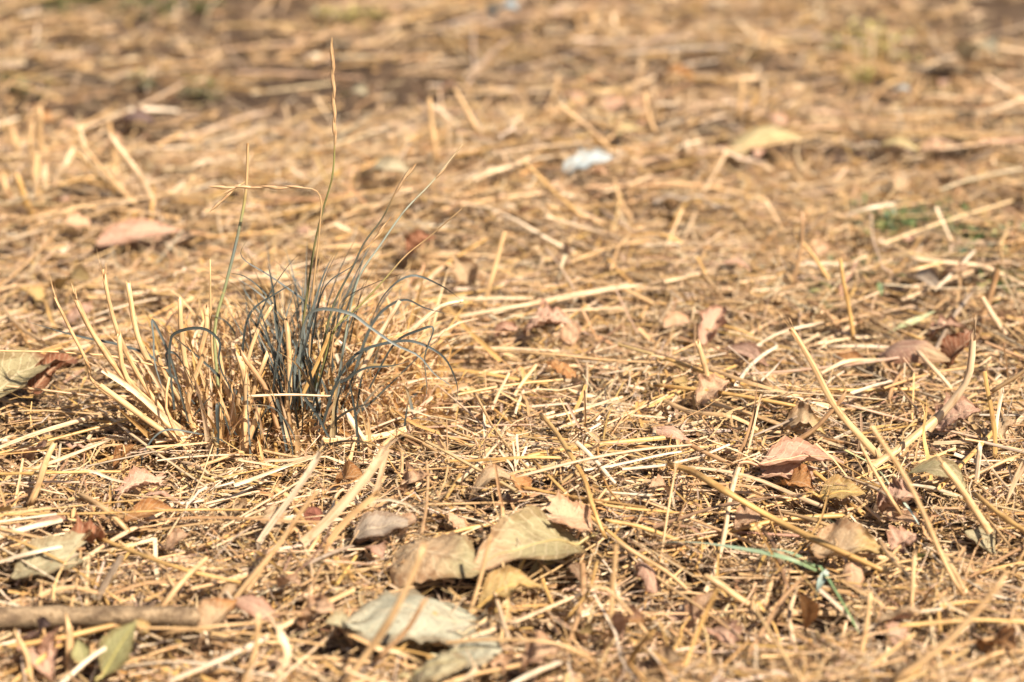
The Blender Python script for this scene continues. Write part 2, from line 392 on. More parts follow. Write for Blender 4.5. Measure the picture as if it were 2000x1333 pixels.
# far, soft
leaf('pale bluish white leaf lying on straw far behind the tuft', (1100, 338, 5), (1198, 308, 8), 17, 'white', 'lobed', 22, .1, .3, .1, .05, .06, short='pale bluish white leaf')
leaf('yellow olive leaf arched like a bridge over its own dark shadow', (1418, 305, 5), (1566, 272, 9), 17, 'yellow', 'round', 18, .22, -.6, 0, .04, .05, short='arched yellow olive leaf')
leaf('small bright yellow leaf beside a pale peach leaf', (1715, 288, 6), (1796, 296, 8), 10, 'yellow', 'ovate', 10, .15, .4, short='small bright yellow leaf')
leaf('pale peach leaf touching the small bright yellow leaf', (1795, 296, 6), (1850, 292, 9), 11, 'peach', 'ovate', 20, .1, .5, short='pale peach leaf')
leaf('cream leaf with a dark shadow under its front edge', (712, 346, 7), (800, 338, 9), 17, 'cream', 'ovate', 16, .14, .5, short='cream leaf')
leaf('large pale pink leaf lying flat behind the tuft', (188, 478, 5), (356, 452, 7), 16, 'pink', 'ovate', 26, .10, .25, .05, .03, short='large pale pink leaf')
leaf('rounded ochre leaf standing among straw behind the tuft', (118, 566, 6), (172, 548, 14), 13, 'ochre', 'round', 30, .1, .7, short='rounded ochre leaf')
leaf('small pink leaf scrap behind the left stalks of the tuft', (128, 640, 5), (182, 600, 10), 9, 'pink', 'scrap', 30, .1, .4, short='small pink leaf scrap')
leaf('mottled olive and rust leaf curling at its tip', (-30, 785, 5), (140, 715, 8), 18, 'olive', 'ovate', 24, .18, .7, .05, .05, .05, 0, 'rust', .6, short='mottled olive and rust leaf')
leaf('rusty crumpled leaf beside the mottled olive leaf', (60, 770, 4), (142, 700, 12), 12, 'rust', 'scrap', 30, .15, 1.2, short='rusty crumpled leaf')
leaf('brown cupped leaf with a dark hollow behind the tuft', (800, 505, 6), (852, 465, 16), 12, 'rust', 'round', -30, .25, 1.6, short='brown cupped leaf')
leaf('tan leaf standing on edge, folded like a tent', (922, 562, 4), (885, 500, 16), 12, 'tan', 'ovate', 40, .1, 1.0, .4, short='upright folded tan leaf')
leaf('pink crumpled leaf lying in the straw right of the tuft', (1024, 650, 4), (1118, 632, 9), 14, 'pink', 'lobed', 20, .2, .9, .1, .12, .08, short='pink crumpled leaf')
leaf('dark rose leaf curl beside the pink crumpled leaf', (968, 660, 4), (1010, 645, 8), 8, 'rose', 'scrap', 30, .2, 1.6, short='dark rose leaf curl')
leaf('tan pink leaf curled into an open scroll', (1372, 678, 4), (1412, 602, 14), 14, 'pink', 'round', -25, .15, 1.7, .1, .05, short='tan pink scrolled leaf')
leaf('orange pink leaf scrap next to the scrolled leaf', (1300, 640, 4), (1352, 630, 7), 9, 'peach', 'scrap', 15, .1, .6)
leaf('flat salmon leaf below the scrolled leaf', (1410, 680, 5), (1500, 715, 6), 9, 'pink', 'lance', 15, .06, .4, short='flat salmon leaf')
leaf('folded dusty pink leaf with a straw poking out of it', (1716, 692, 5), (1856, 704, 9), 17, 'rose', 'ovate', 30, .18, -.9, .1, .04, .05, 0, 'tan', short='folded dusty pink leaf')
leaf('dark red leaf remnant hiding behind a split straw', (1852, 722, 3), (1900, 660, 14), 14, 'rust', 'scrap', -40, .2, 1.2)
leaf('crumpled dull pink leaf above the folded dusty pink leaf', (1815, 660, 4), (1882, 640, 8), 12, 'rose', 'lobed', 20, .2, .9, .1, .15)
leaf('peach leaf flake tilted towards the light', (1362, 786, 4), (1424, 744, 10), 12, 'peach', 'lobed', 28, .1, .4, .1, .08, .08, short='tilted peach leaf flake')
leaf('small amber leaf standing curled beside a crossing straw', (1530, 838, 3), (1612, 848, 6), 15, 'tan', 'ovate', 35, .3, 1.4, .1, .04, .05, 0, 'ochre', short='small curled amber leaf')
leaf('rosy leaf with a toothed edge under split straws', (1826, 836, 4), (1915, 800, 10), 17, 'pink', 'lobed', 28, .12, .5, .1, .06, .07, short='toothed rosy leaf')
leaf('veined rose brown leaf lying in the straw', (1478, 912, 5), (1648, 906, 6), 15, 'rose', 'lance', 16, .12, .6, .1, .08, .07, 6, short='veined rose brown leaf')
leaf('rusty torn leaf edge under the veined rose brown leaf', (1490, 928, 3), (1590, 934, 5), 10, 'rose', 'scrap', 30, .08, .8)
leaf('yellow ochre leaf lying flat with a pale midrib', (1600, 972, 5), (1690, 964, 6), 14, 'ochre', 'ovate', 10, .08, .4, .1, .02, .03, 4, short='flat yellow ochre leaf')
leaf('small dark orange leaf tucked above the flat ochre leaf', (1535, 948, 4), (1590, 958, 6), 12, 'orange', 'ovate', 20, .2, .9)
leaf('pale tan half leaf resting on straw', (1435, 1026, 4), (1486, 1012, 9), 13, 'peach', 'round', 26, .1, .6, short='pale tan half leaf')
leaf('orange tan leaf under a long straw with upturned sides', (1580, 1080, 5), (1732, 1086, 9), 19, 'tan', 'ovate', 14, .12, .7, .1, .08, .05, 0, 'ochre', short='orange tan leaf')
leaf('cracked pink leaf broken into folds', (1742, 1078, 4), (1790, 1048, 9), 12, 'pink', 'lobed', 25, .2, .8, .1, .15, .1, short='cracked pink leaf')
leaf('crumpled salmon leaf between crossing straws', (1720, 1000, 4), (1800, 972, 9), 14, 'pink', 'lobed', 20, .2, 1.0, .1, .16, .1, short='crumpled salmon leaf')
leaf('olive grey leathery leaf bent over like a saddle', (1768, 930, 7), (1895, 962, 5), 12, 'olive', 'lance', -10, .24, .5, .1, .03, .03, short='bent olive grey leaf')
leaf('grey green narrow leaf half buried under straws', (1885, 1038, 5), (1945, 1082, 4), 11, 'sage', 'lance', 15, .08, .5, short='narrow grey green leaf')
leaf('torn peach leaf corner with a straight broken edge', (1158, 1038, 4), (1072, 1006, 9), 15, 'peach', 'torn', -20, .1, .5, .1, .05, .05, short='torn peach leaf corner')
leaf('brown fold of leaf behind the torn peach leaf corner', (1080, 1026, 3), (1030, 1014, 8), 8, 'tan', 'scrap', 30, .1, 1.0)
leaf('large tan mottled leaf half raised from the straw', (770, 1086, 4), (948, 1118, 10), 26, 'tan', 'ovate', 24, .16, -.5, .05, .06, .05, 0, 'olive', short='large tan mottled leaf')
leaf('large olive brown leaf tapering to its long stem', (1130, 1062, 6), (918, 1112, 11), 24, 'olive', 'ovate', -30, .12, .5, .1, .05, .03, 7, 'tan', short='large olive brown leaf')
leaf('narrow olive strip of leaf below the large olive brown leaf', (1140, 1068, 4), (1030, 1122, 3), 7, 'olive', 'lance', -10, .06, .4)
leaf('small ochre leaf rolled up beneath the large olive brown leaf', (930, 1194, 4), (1066, 1150, 9), 13, 'ochre', 'lance', -20, .25, 1.0, .1, .04, .03, 3, short='small rolled ochre leaf')
leaf('broad grey green leaf lying near the soil with folded sides', (928, 1220, 4), (668, 1222, 9), 30, 'greygreen', 'ovate', -10, .12, -.5, .08, .06, .03, 0, short='broad grey green leaf')
leaf('small grey leaf tip jutting behind the broad grey green leaf', (700, 1238, 4), (636, 1218, 12), 11, 'sage', 'ovate', 30, .1, .5)
leaf('pale sage leaf with a yellow midrib', (862, 1288, 4), (980, 1268, 9), 18, 'greygreen', 'round', 14, .12, -.4, .08, .04, .03, 4, short='pale sage leaf')
leaf('curved sage leaf beneath the pale sage leaf', (805, 1326, 4), (912, 1296, 12), 16, 'sage', 'round', 10, .15, -.6, .08, .04, .03, 4, short='curved sage leaf')
leaf('pale olive leaf with a torn end and insect holes', (22, 1128, 4), (160, 1082, 7), 16, 'sage', 'torn', -28, .08, .5, .08, .03, .05, 0, short='pale olive torn leaf')
leaf('green leathery leaf standing upright with a pale midrib', (200, 1322, 7), (268, 1212, 20), 12, 'green', 'lance', -35, .05, .2, .08, .02, .02, 3, short='upright green leaf')
leaf('small green leaf tip poking up below the twig', (165, 1300, 3), (152, 1250, 14), 6, 'green', 'lance', 30, .05, .6)
leaf('yellowed fold of leaf behind the upright green leaf', (282, 1245, 4), (262, 1216, 14), 7, 'ochre', 'scrap', 30, .1, .8)
leaf('plum brown leaf piece hanging below the twig', (62, 1278, 3), (100, 1218, 12), 13, 'plum', 'lance', -30, .1, .7, short='plum brown leaf')
leaf('reddish grey leaf piece pressed against the plum brown leaf', (98, 1292, 3), (122, 1222, 12), 9, 'rose', 'lance', 20, .1, .8)
leaf('soft pink crumpled leaf below the plum brown leaf', (66, 1262, 3), (104, 1330, 5), 12, 'pink', 'lobed', -20, .2, .9, .1, .12, .08, short='soft pink crumpled leaf')
leaf('narrow dark orange leaf under a long golden straw', (236, 1022, 4), (345, 996, 8), 10, 'orange', 'lance', 22, .08, .6, .1, .02, .02, short='narrow dark orange leaf')
leaf('striped tan willow leaf leaning on the shaded straw', (222, 920, 3), (266, 868, 14), 8, 'orange', 'lance', -25, .06, .8, .2, .02, .02, short='striped tan willow leaf')
leaf('folded pink leaf in front of the tuft base', (232, 966, 4), (318, 942, 9), 10, 'pink', 'scrap', 20, .15, .9, .1, .1, .08, short='folded pink leaf')
leaf('brown leaf scrap standing at the shaded edge of the tuft', (60, 905, 3), (88, 872, 12), 8, 'rose', 'scrap', 30, .1, .8)
leaf('crinkled dark crimson leaf bits in the straw', (138, 1068, 4), (206, 1048, 8), 12, 'rust', 'lobed', 20, .25, 1.0, .1, .22, .12, short='crinkled crimson leaf')
leaf('long reddish leaf edge lying flat above the crimson leaf', (62, 1026, 4), (140, 1018, 5), 6, 'rose', 'lance', 20, .05, .7)
leaf('peach leaf flake lying in front of the dark orange leaf', (325, 1074, 4), (368, 1044, 8), 9, 'peach', 'lobed', 24, .1, .5, short='peach leaf flake')
leaf('long orange tan leaf leaning behind the twig end', (392, 1246, 3), (465, 1172, 14), 12, 'tan', 'lance', -20, .08, .8, .15, .03, .02, 0, 'orange', short='long orange tan leaf')
leaf('rounded peach leaf lump beside a split straw', (596, 1222, 4), (656, 1192, 10), 12, 'peach', 'round', 20, .2, 1.0, .1, .1, .06, short='rounded peach leaf')
leaf('orange leaf caught under the front straws of the tuft', (654, 952, 4), (710, 930, 9), 11, 'orange', 'round', 26, .15, .7, .1, .08, .06, short='caught orange leaf')
leaf('salmon star shaped leaf scrap in front of the tuft', (784, 962, 4), (836, 928, 10), 12, 'peach', 'lobed', 26, .1, .6, .1, .1, .14, short='salmon star leaf scrap')
leaf('brown leaf arched like a hoop over dark soil', (916, 976, 3), (1020, 948, 6), 9, 'tan', 'lance', 10, .34, .6, .1, .05, .04, short='arched brown leaf')
leaf('orange flake at the end of the arched brown leaf', (1000, 935, 8), (1026, 968, 4), 8, 'orange', 'scrap', 20, .1, .8)
leaf('grey brown papery leaf pressed flat into the straw', (690, 1048, 4), (806, 1020, 7), 13, 'grey', 'ovate', 14, .06, .4, .05, .05, .04, short='grey brown papery leaf')
leaf('pale peach flake at the end of the grey papery leaf', (782, 1042, 4), (818, 1010, 9), 7, 'peach', 'scrap', 20, .1, .5)
leaf('terracotta leaf curl standing on bare soil', (1216, 1252, 3), (1266, 1222, 13), 9, 'pink', 'lance', 20, .25, 1.4, .1, .03, .03, 0, 'orange', short='terracotta leaf curl')
leaf('peach leaf leaning among straws beside the pale sage leaf', (1020, 1304, 4), (1098, 1266, 12), 14, 'peach', 'ovate', 26, .12, .6, .1, .06, .05, short='leaning peach leaf')
leaf('pink flake lying on bare soil', (1388, 1232, 3), (1442, 1268, 4), 10, 'pink', 'lobed', 14, .12, .6, .1, .08, .1, short='pink flake on bare soil')
leaf('tan willow leaf standing on its end beside the green blades', (1572, 1232, 3), (1556, 1158, 20), 8, 'orange', 'lance', 35, .1, .8, .15, .02, .02, short='standing willow leaf')
leaf('long pale orange leaf leaning on a straw over bare soil', (1340, 1240, 3), (1402, 1152, 14), 8, 'peach', 'lance', -20, .06, .7, .2)
leaf('small ochre leaf in the lower straw beside bare soil', (1120, 1250, 3), (1148, 1238, 7), 9, 'ochre', 'scrap', 14, .1, .7)
leaf('tan broad leaf dissolving into the blurred lower straw', (1270, 1322, 3), (1330, 1290, 8), 13, 'tan', 'round', 14, .1, .7)
leaf('dark orange leaf blot among blurred lower straws', (1930, 1282, 3), (1985, 1272, 8), 12, 'orange', 'round', 20, .2, .9)
leaf('grey folded leaf standing beside bleached straws far right', (1782, 540, 4), (1828, 560, 10), 9, 'grey', 'scrap', 30, .1, .8, short='grey folded leaf')
leaf('orange red leaf scrap behind the golden straws', (1628, 706, 4), (1682, 712, 8), 9, 'orange', 'scrap', 24, .1, .8)
leaf('peach leaf pair on straw beside the green ground cover', (1845, 536, 5), (1895, 530, 9), 9, 'peach', 'lobed', 20, .1, .6)
leaf('rust leaf curl in the far straw left of the white leaf', (1010, 425, 5), (1044, 408, 10), 6, 'rust', 'lance', 20, .1, .9)
leaf('grey green chip of leaf far behind the yellow leaf', (1738, 182, 5), (1778, 176, 8), 9, 'white', 'ovate', 14, .1, .4)
leaf('dark brown leaf lying far behind the tuft in the shade', (222, 248, 4), (302, 240, 10), 16, 'plum', 'ovate', -10, .1, .7)
leaf('orange brown leaf far away under the grey stick', (1282, 160, 5), (1358, 152, 10), 12, 'orange', 'ovate', 14, .16, .7)
leaf('pale green leaf sliver behind the white leaf', (1186, 272, 6), (1260, 254, 10), 8, 'yellow', 'lance', 14, .1, .6)
leaf('large pale round leaf far behind under a white stick', (1888, 120, 5), (1942, 102, 18), 20, 'cream', 'round', 20, .1, .5)
leaf('ochre pebble of leaf in the far shaded soil', (675, 195, 5), (716, 186, 12), 13, 'cream', 'round', 20, .15, .7)
leaf('curled bright leaf far behind in the straw field', (962, 40, 6), (1014, 22, 16), 16, 'white', 'lance', 20, .15, .8)

# ------------------------------------------------------------------ straws that can be told apart
def stem(geo, path, w0, w1, colour, kind='tube', node=None, n=None, twist=0., fray=False, up0=None):
    n = n or max(8, int(np.linalg.norm(np.diff(path, axis=0), axis=1).sum() / .004)); n = min(n, 40)
    pt = spline(path, n); t = np.linspace(0, 1, n); Lp = np.linalg.norm(pt[-1] - pt[0])
    bend_ = np.sin(t[:, None] * rng.uniform(2, 7, (1, 3)) + rng.uniform(0, 6.28, (1, 3))); pt = pt + (bend_ - bend_[:1] * (1 - t[:, None]) - bend_[-1:] * t[:, None]) * rng.normal(0, .014, (1, 3)) * Lp
    wd = (w0 + (w1 - w0) * t) * .5 * MM
    c = np.tile(np.asarray(colour, float), (n, 1)) * (1 + .10 * np.sin(t * 9 + rng.uniform(0, 6)) + .07 * np.sin(t * 31 + rng.uniform(0, 6)))[:, None]; wd = wd * (1 + .06 * np.sin(t * 14 + rng.uniform(0, 6)))
    if node is not None:
        for q in node:
            k = np.exp(-((t - q) / (.5 / n)) ** 2); wd = wd * (1 + .28 * k); c = c * (1 - .35 * k[:, None])
    tw = (rng.uniform(-.4, .4) + twist * (t - .5))[None]
    if up0 is None and abs(pt[-1][2] - pt[0][2]) > .45 * np.linalg.norm(pt[-1] - pt[0]): up0 = (.45, -.85, .25)
    if up0 is not None: up0 = np.asarray(up0, float)[None]
    if kind == 'tube':
        T0 = pt[0] - pt[1]; T0 /= np.linalg.norm(T0); T1 = pt[-1] - pt[-2]; T1 /= np.linalg.norm(T1)
        e = 2.2 * MM   # open, hollow ends
        pt = np.concatenate([[pt[0] - T0 * e, pt[0] - T0 * 2e-5], pt, [pt[-1] - T1 * 2e-5, pt[-1] - T1 * e]])
        wd = np.concatenate([[wd[0] * .72] * 2, wd, [wd[-1] * .72] * 2]); c = np.concatenate([c[:1]] * 2 + [c] + [c[-1:]] * 2)
        # keep the frame of the inner rings from flipping where the path doubles back
        K = 8; S = len(pt); T = np.gradient(pt, axis=0); T[0] = T[1] = T[2] = -T0; T[-1] = T[-2] = T[-3] = T1; T = norm(T)
        ref = np.array((0, 0, 1.)) if abs(T[S // 2][2]) < .8 else np.array((.2, -.95, .1))
        side = norm(np.cross(T, ref)); up = np.cross(side, T); pr = RING(K, .86)
        V = pt[:, None] + wd[:, None, None] * (pr[:, 0][None, :, None] * side[:, None] + pr[:, 1][None, :, None] * up[:, None])
        th = 2 * math.pi * np.arange(K) / K; q0 = rng.uniform(.2, 2.2) * np.cos(th + rng.uniform(0, 6.28)) + rng.normal(0, .45, K); q1 = rng.uniform(.2, 2.6) * np.cos(th + rng.uniform(0, 6.28)) + rng.normal(0, .6, K)
        for ring in (1, 2): V[ring] += T0 * (wd[2] * np.minimum(q0, 1.5))[:, None]          # broken, slanting ends
        for ring in (S - 3, S - 2): V[ring] += T1 * (wd[-3] * np.minimum(q1, 2.0))[:, None]
        s0 = np.arange(S - 1)[:, None] * K; k0 = np.arange(K)[None]; k1 = (k0 + 1) % K
        F = np.stack([s0 + k0, s0 + k1, s0 + K + k1, s0 + K + k0], -1).reshape(-1, 4)
        U = np.empty((S, K, 3)); U[..., 0] = np.concatenate([[0], np.cumsum(np.linalg.norm(np.diff(pt, axis=0), axis=1))])[:, None]
        U[..., 1] = np.arange(K) / K; U[..., 2] = rng.uniform(0, 100)
        geo.add(V.reshape(-1, 3), F, np.repeat(c, K, 0), U.reshape(-1, 3))
    else:
        prof = {'half': HALF, 'ribbon': CURL, 'vee': VEE}[kind]
        strip(geo, pt[None], wd[None], prof, False, c[None], up0, tw)
    if fray:
        T1 = pt[-1] - pt[-3] if kind != 'tube' else T1 * .01; T1 = T1 / np.linalg.norm(T1)
        end = spline(path, n)[-1]
        for i in range(5):
            q = T1 + rng.normal(0, .22, 3); e = end + q * rng.uniform(3, 8) * MM; m = (end + e) / 2 + rng.normal(0, .4 * MM, 3)
            strip(geo, spline([end - T1 * 2 * MM, m, e], 5)[None], np.linspace(.5, .08, 5)[None] * MM * w1 * .35, FLAT, False, np.asarray(colour)[None] * rng.uniform(.8, 1.15))
STRAWS = []
def straw(label, pts, w, colour='straw', kind='tube', node=None, fray=False, twist=0., short=None, group=None, wt=None, name='straw_stalk', cat='straw'):
    path = np.array([PL(*p) if len(p) == 3 else np.asarray(p[0]) for p in pts])
    if len(pts[0]) == 3:
        zz = [p[2] for p in pts]; b0 = int(np.argmin(zz))
        if max(zz) - min(zz) >= 9 and abs(pts[-1][1] - pts[0][1]) > 25:          # a standing straw leans a little away, not over the lens
            yb = path[b0][1]; ln_ = rng.uniform(0, .008)
            path = np.array([PV(p[0], p[1], yb + ln_ * (p[2] - min(zz)) / (max(zz) - min(zz))) for p in pts])
            lo = H(path[:, 0], path[:, 1]) + .001; path[:, 2] = np.maximum(path[:, 2], lo)
    w *= .72; wt = wt and wt * .8; g = Geo(); stem(g, path, w, wt or w * .85, np.array(STRAW[colour]) * rng.normal(1, .05), kind, node, twist=twist, fray=fray)
    o = g.build(name, M['straw'], origin=path[0]); tag(o, label, cat, group); STRAWS.append(o)
    if short: LANDMARKS.append((path.mean(0), short))
    return o
straw('thick straw rising at a slant with a frayed split top', [(1722, 895, 4), (1690, 860, 8), (1630, 792, 18), (1580, 700, 34), (1545, 640, 44)], 3.4, 'straw', 'half', (.45,), True, short='slanting frayed straw', wt=2.2)
straw('bent dark straw crossing over the slanting frayed straw', [(1545, 868, 6), (1590, 838, 12), (1625, 800, 20), (1652, 770, 26)], 2.6, 'tan', 'tube')
straw('wide flat straw forming the left arm of a V', [(1680, 925, 6), (1760, 870, 9), (1850, 795, 12)], 4.2, 'straw', 'half', short='wide flat straw')
straw('bleached split straw standing up at the V', [(1815, 842, 8), (1868, 780, 14), (1890, 740, 20), (1900, 665, 36)], 3.4, 'bleached', 'half', (.35,), True, twist=.6, short='bleached split standing straw')
straw('long golden straw curving down across the flat leaves', [(1310, 908, 10), (1345, 918, 13), (1400, 945, 14), (1500, 1000, 14), (1620, 1062, 12), (1732, 1118, 8)], 3.0, 'golden', 'tube', (.35, .72), short='long curving golden straw')
straw('thick straw running down from bare soil to the blurred front', [(1385, 1128, 8), (1480, 1200, 10), (1600, 1268, 14), (1730, 1345, 18)], 3.4, 'straw', 'tube', (.4,), short='thick front straw')
straw('slim straw dropping from the V to the pink leaf', [(1700, 832, 16), (1755, 930, 16), (1800, 1010, 14), (1835, 1075, 12), (1880, 1162, 7)], 2.0, 'straw', 'tube', (.62,))
straw('short pale straw parallel to the slim dropping straw', [(1830, 1070, 10), (1860, 1110, 9), (1888, 1160, 5)], 2.2, 'straw')
straw('jointed golden straw leaning over the soil in zigzag', [(1058, 812, 10), (1100, 880, 12), (1132, 925, 12), (1160, 990, 11), (1182, 1050, 8)], 2.1, 'golden', 'tube', (.35, .55), short='jointed zigzag straw')
straw('upright thin straw splitting over bare soil', [(1194, 1252, 3), (1196, 1180, 18), (1202, 1110, 32), (1204, 1062, 42)], 2.2, 'straw', 'half', short='upright straw over bare soil')
straw('straight golden straw lying level in front of the tuft', [(-20, 926, 10), (120, 925, 11), (290, 922, 8)], 1.5, 'golden', 'tube', short='straight golden straw')
straw('long thin golden straw lying level above the torn leaf', [(-20, 1006, 9), (200, 1006, 11), (380, 998, 11), (485, 996, 8)], 1.1, 'golden', 'tube', short='long thin golden straw')
straw('tall blurred straw rising from the front over the grey green leaf', [(668, 1345, 6), (740, 1240, 26), (790, 1145, 44), (828, 1065, 58)], 2.8, 'straw', 'tube', (.42,), True, short='tall blurred front straw')
straw('brown straw crossing the broad grey green leaf', [(735, 1290, 8), (790, 1230, 17), (830, 1172, 28)], 2.0, 'tan')
straw('short straw standing before the large tan leaf', [(915, 1205, 4), (935, 1140, 16), (958, 1045, 34)], 1.7, 'straw', 'half')
straw('level straw at the blurred lower right edge', [(1755, 1222, 12), (1880, 1218, 13), (2020, 1218, 13)], 1.9, 'golden', 'tube', (.3,))
straw('thick straw slanting up at the blurred lower right', [(1745, 1330, 8), (1850, 1245, 16), (1962, 1128, 28)], 2.9, 'straw', 'tube', (.45,), short='thick slanting front straw')
straw('bleached straw leading away from the broad grey green leaf', [(918, 1245, 9), (1040, 1198, 9), (1165, 1148, 8)], 2.0, 'bleached', 'half')
straw('bleached straw pointing down among far straws', [(1062, 422, 12), (1140, 445, 10), (1222, 468, 7)], 2.8, 'bleached')
straw('tall blurred straw leaning right of the brown cupped leaf', [(945, 602, 4), (965, 530, 14), (988, 452, 28)], 3.0, 'straw', 'half')
straw('long bleached straw lying right of the tuft', [(885, 622, 9), (1010, 595, 10), (1130, 575, 10), (1250, 557, 7)], 2.4, 'bleached', 'tube', (.55,), short='long bleached straw')
straw('thin white straw below the long bleached straw', [(978, 618, 7), (1100, 606, 8), (1225, 602, 7)], 1.6, 'bleached')
straw('very long thin straw lying level right of the tuft', [(888, 682, 8), (1060, 690, 9), (1200, 704, 9), (1370, 712, 7)], 1.4, 'straw')
straw('bright straw pointing at the jointed zigzag straw', [(1055, 818, 9), (1130, 795, 10), (1215, 775, 8)], 1.8, 'bleached', 'half')
straw('golden straw standing behind the jointed zigzag straw', [(1105, 828, 4), (1128, 790, 12), (1144, 752, 20)], 1.9, 'golden', 'ribbon')
straw('pale blade pointing up behind the bright straw', [(960, 800, 4), (975, 765, 12), (994, 728, 20)], 1.6, 'bleached', 'ribbon')
straw('two toned straw slanting right of the pale blade', [(1005, 772, 5), (1030, 735, 12), (1048, 712, 17)], 1.6, 'straw', 'ribbon')
straw('long pale straw running right from the star of blades', [(1005, 932, 8), (1100, 908, 10), (1200, 892, 11), (1350, 870, 9)], 1.5, 'bleached', 'tube', short='long pale straw')
straw('dry white straw parallel to the long pale straw', [(1140, 918, 7), (1230, 898, 9), (1330, 882, 8)], 1.6, 'white', 'half')
straw('grey white straw piece pointing into the soil', [(1125, 862, 16), (1165, 905, 10), (1202, 944, 4)], 1.9, 'white', 'half')
straw('golden straw lying level behind the star of blades', [(870, 900, 7), (980, 898, 8), (1108, 894, 7)], 1.5, 'golden', 'half')
straw('slim golden straw curving towards the torn peach leaf', [(1018, 950, 8), (1100, 968, 9), (1180, 985, 9), (1330, 1002, 7)], 1.4, 'golden')
straw('thin level straw in front of the arched brown leaf', [(815, 986, 6), (900, 984, 8), (985, 982, 8)], 1.2, 'straw')
straw('long straw slanting across the right of the twisted green blade', [(1760, 1005, 8), (1700, 912, 14), (1680, 870, 18)], 1.6, 'straw')
straw('yellow thick straw entering from the right edge', [(2020, 1048, 14), (1960, 1010, 14), (1905, 965, 12)], 2.4, 'golden', 'tube', (.4,), short='yellow right edge straw')
straw('pale sheath leaning against the yellow right edge straw', [(1935, 1040, 6), (1890, 970, 18), (1840, 905, 30)], 3.2, 'straw', 'half', None, True)
straw('upright straw stub with a dark slit at the right edge', [(1945, 900, 4), (1940, 840, 18), (1924, 725, 42)], 2.3, 'golden', 'half', (.5,))
straw('split white straw beside the dark slit stub', [(1942, 895, 4), (1948, 830, 16), (1958, 770, 30)], 2.0, 'white', 'half', None, True)
straw('straw leaning from the right edge onto the dark slit stub', [(1938, 765, 28), (1975, 738, 32), (2020, 712, 36)], 2.2, 'straw')
straw('short white stake standing upright', [(1905, 950, 4), (1910, 910, 14), (1914, 870, 24)], 2.6, 'white', 'tube')
straw('bleached twisted sheath on the right', [(1960, 990, 4), (1975, 950, 10), (2000, 905, 18)], 3.2, 'bleached', 'ribbon', None, True, 1.2)
straw('straw poking out of the folded dusty pink leaf', [(1795, 688, 12), (1830, 728, 9), (1860, 762, 5)], 2.4, 'bleached')
straw('pale stub with a knob end below the scrolled leaf', [(1388, 758, 4), (1378, 718, 14), (1362, 668, 26)], 2.6, 'straw', 'tube', (.5,))
straw('long level straw above the small curled amber leaf', [(1300, 700, 9), (1450, 722, 10), (1600, 735, 10), (1790, 760, 8)], 2.2, 'golden', 'tube', (.4,))
straw('golden straw lying under the slanting frayed straw', [(1390, 720, 9), (1480, 748, 9), (1570, 775, 8), (1650, 800, 6)], 2.6, 'straw', 'half')
straw('second golden straw under the slanting frayed straw', [(1280, 752, 8), (1420, 768, 9), (1560, 795, 8)], 2.2, 'golden')
straw('lower golden straw of the level bundle', [(1300, 782, 7), (1400, 810, 8), (1480, 838, 7)], 2.6, 'straw', 'half')
straw('thin grey straw leaning across the level bundle', [(1580, 800, 6), (1540, 820, 9), (1500, 836, 9), (1460, 856, 7)], 1.3, 'grey', 'tube')
straw('dark and pale split stalk standing in the middle right', [(1440, 905, 4), (1462, 850, 16), (1476, 802, 28)], 2.2, 'tan', 'half', None, True, short='dark and pale split stalk')
straw('thin white splinter beside the split stalk', [(1452, 905, 4), (1470, 840, 18), (1486, 770, 34)], 1.3, 'bleached', 'vee')
straw('brown straw piece lying before the split stalk', [(1335, 862, 8), (1380, 885, 8), (1425, 905, 6)], 2.2, 'tan')
straw('bleached wedge of straw behind the amber leaf', [(1665, 770, 9), (1700, 760, 10), (1745, 745, 10)], 3.4, 'white', 'ribbon')
straw('long straw leaning right from the bare soil', [(1210, 1060, 10), (1290, 1110, 9), (1360, 1170, 8)], 2.0, 'straw')
straw('straw fork rising over the bare soil', [(1105, 1210, 5), (1150, 1150, 14), (1165, 1100, 22)], 1.4, 'golden')
straw('straw leaning over from the front into bare soil', [(1272, 1250, 5), (1230, 1200, 12), (1185, 1150, 20), (1145, 1145, 24)], 1.6, 'straw')
straw('thin straw hoop at the bottom right of the bare soil', [(1330, 1320, 5), (1360, 1230, 14), (1400, 1150, 14)], 2.0, 'golden', 'ribbon')
straw('straw crossing the broad grey green leaf from the right', [(850, 1258, 8), (960, 1250, 12), (1090, 1258, 12), (1160, 1290, 8)], 1.6, 'straw')
straw('slanting straw beside the standing willow leaf', [(1680, 1280, 4), (1692, 1220, 16), (1700, 1160, 28)], 2.2, 'straw')
straw('upright straw right of the green blades', [(1780, 1210, 4), (1782, 1140, 20), (1786, 1080, 34)], 2.0, 'straw')
straw('pale bent straw in front of the orange tan leaf', [(1640, 1130, 6), (1690, 1160, 10), (1725, 1185, 8)], 2.4, 'straw', 'ribbon')
straw('small straw rib lying on the cracked pink leaf', [(1718, 1055, 8), (1760, 1110, 12), (1790, 1150, 10)], 1.8, 'straw')
straw('bleached straw lying left of the torn leaf', [(-20, 1050, 7), (60, 1030, 8), (120, 1015, 8)], 2.6, 'white', 'half', short='bleached left straw')
straw('bundle straw sloping past the torn leaf', [(-10, 1100, 6), (70, 1078, 8), (150, 1062, 8)], 2.4, 'white', 'half')
straw('short thick straw slanting beside the straight golden straw', [(58, 985, 5), (82, 925, 12), (105, 868, 22)], 2.8, 'straw', 'tube')
straw('bent straw piece over the long thin golden straw', [(158, 966, 8), (205, 996, 9), (248, 1035, 6)], 2.6, 'straw', 'tube', (.5,))
straw('pale straw slanting into the shaded left of the tuft', [(40, 925, 7), (120, 898, 10), (210, 862, 12)], 1.8, 'bleached')
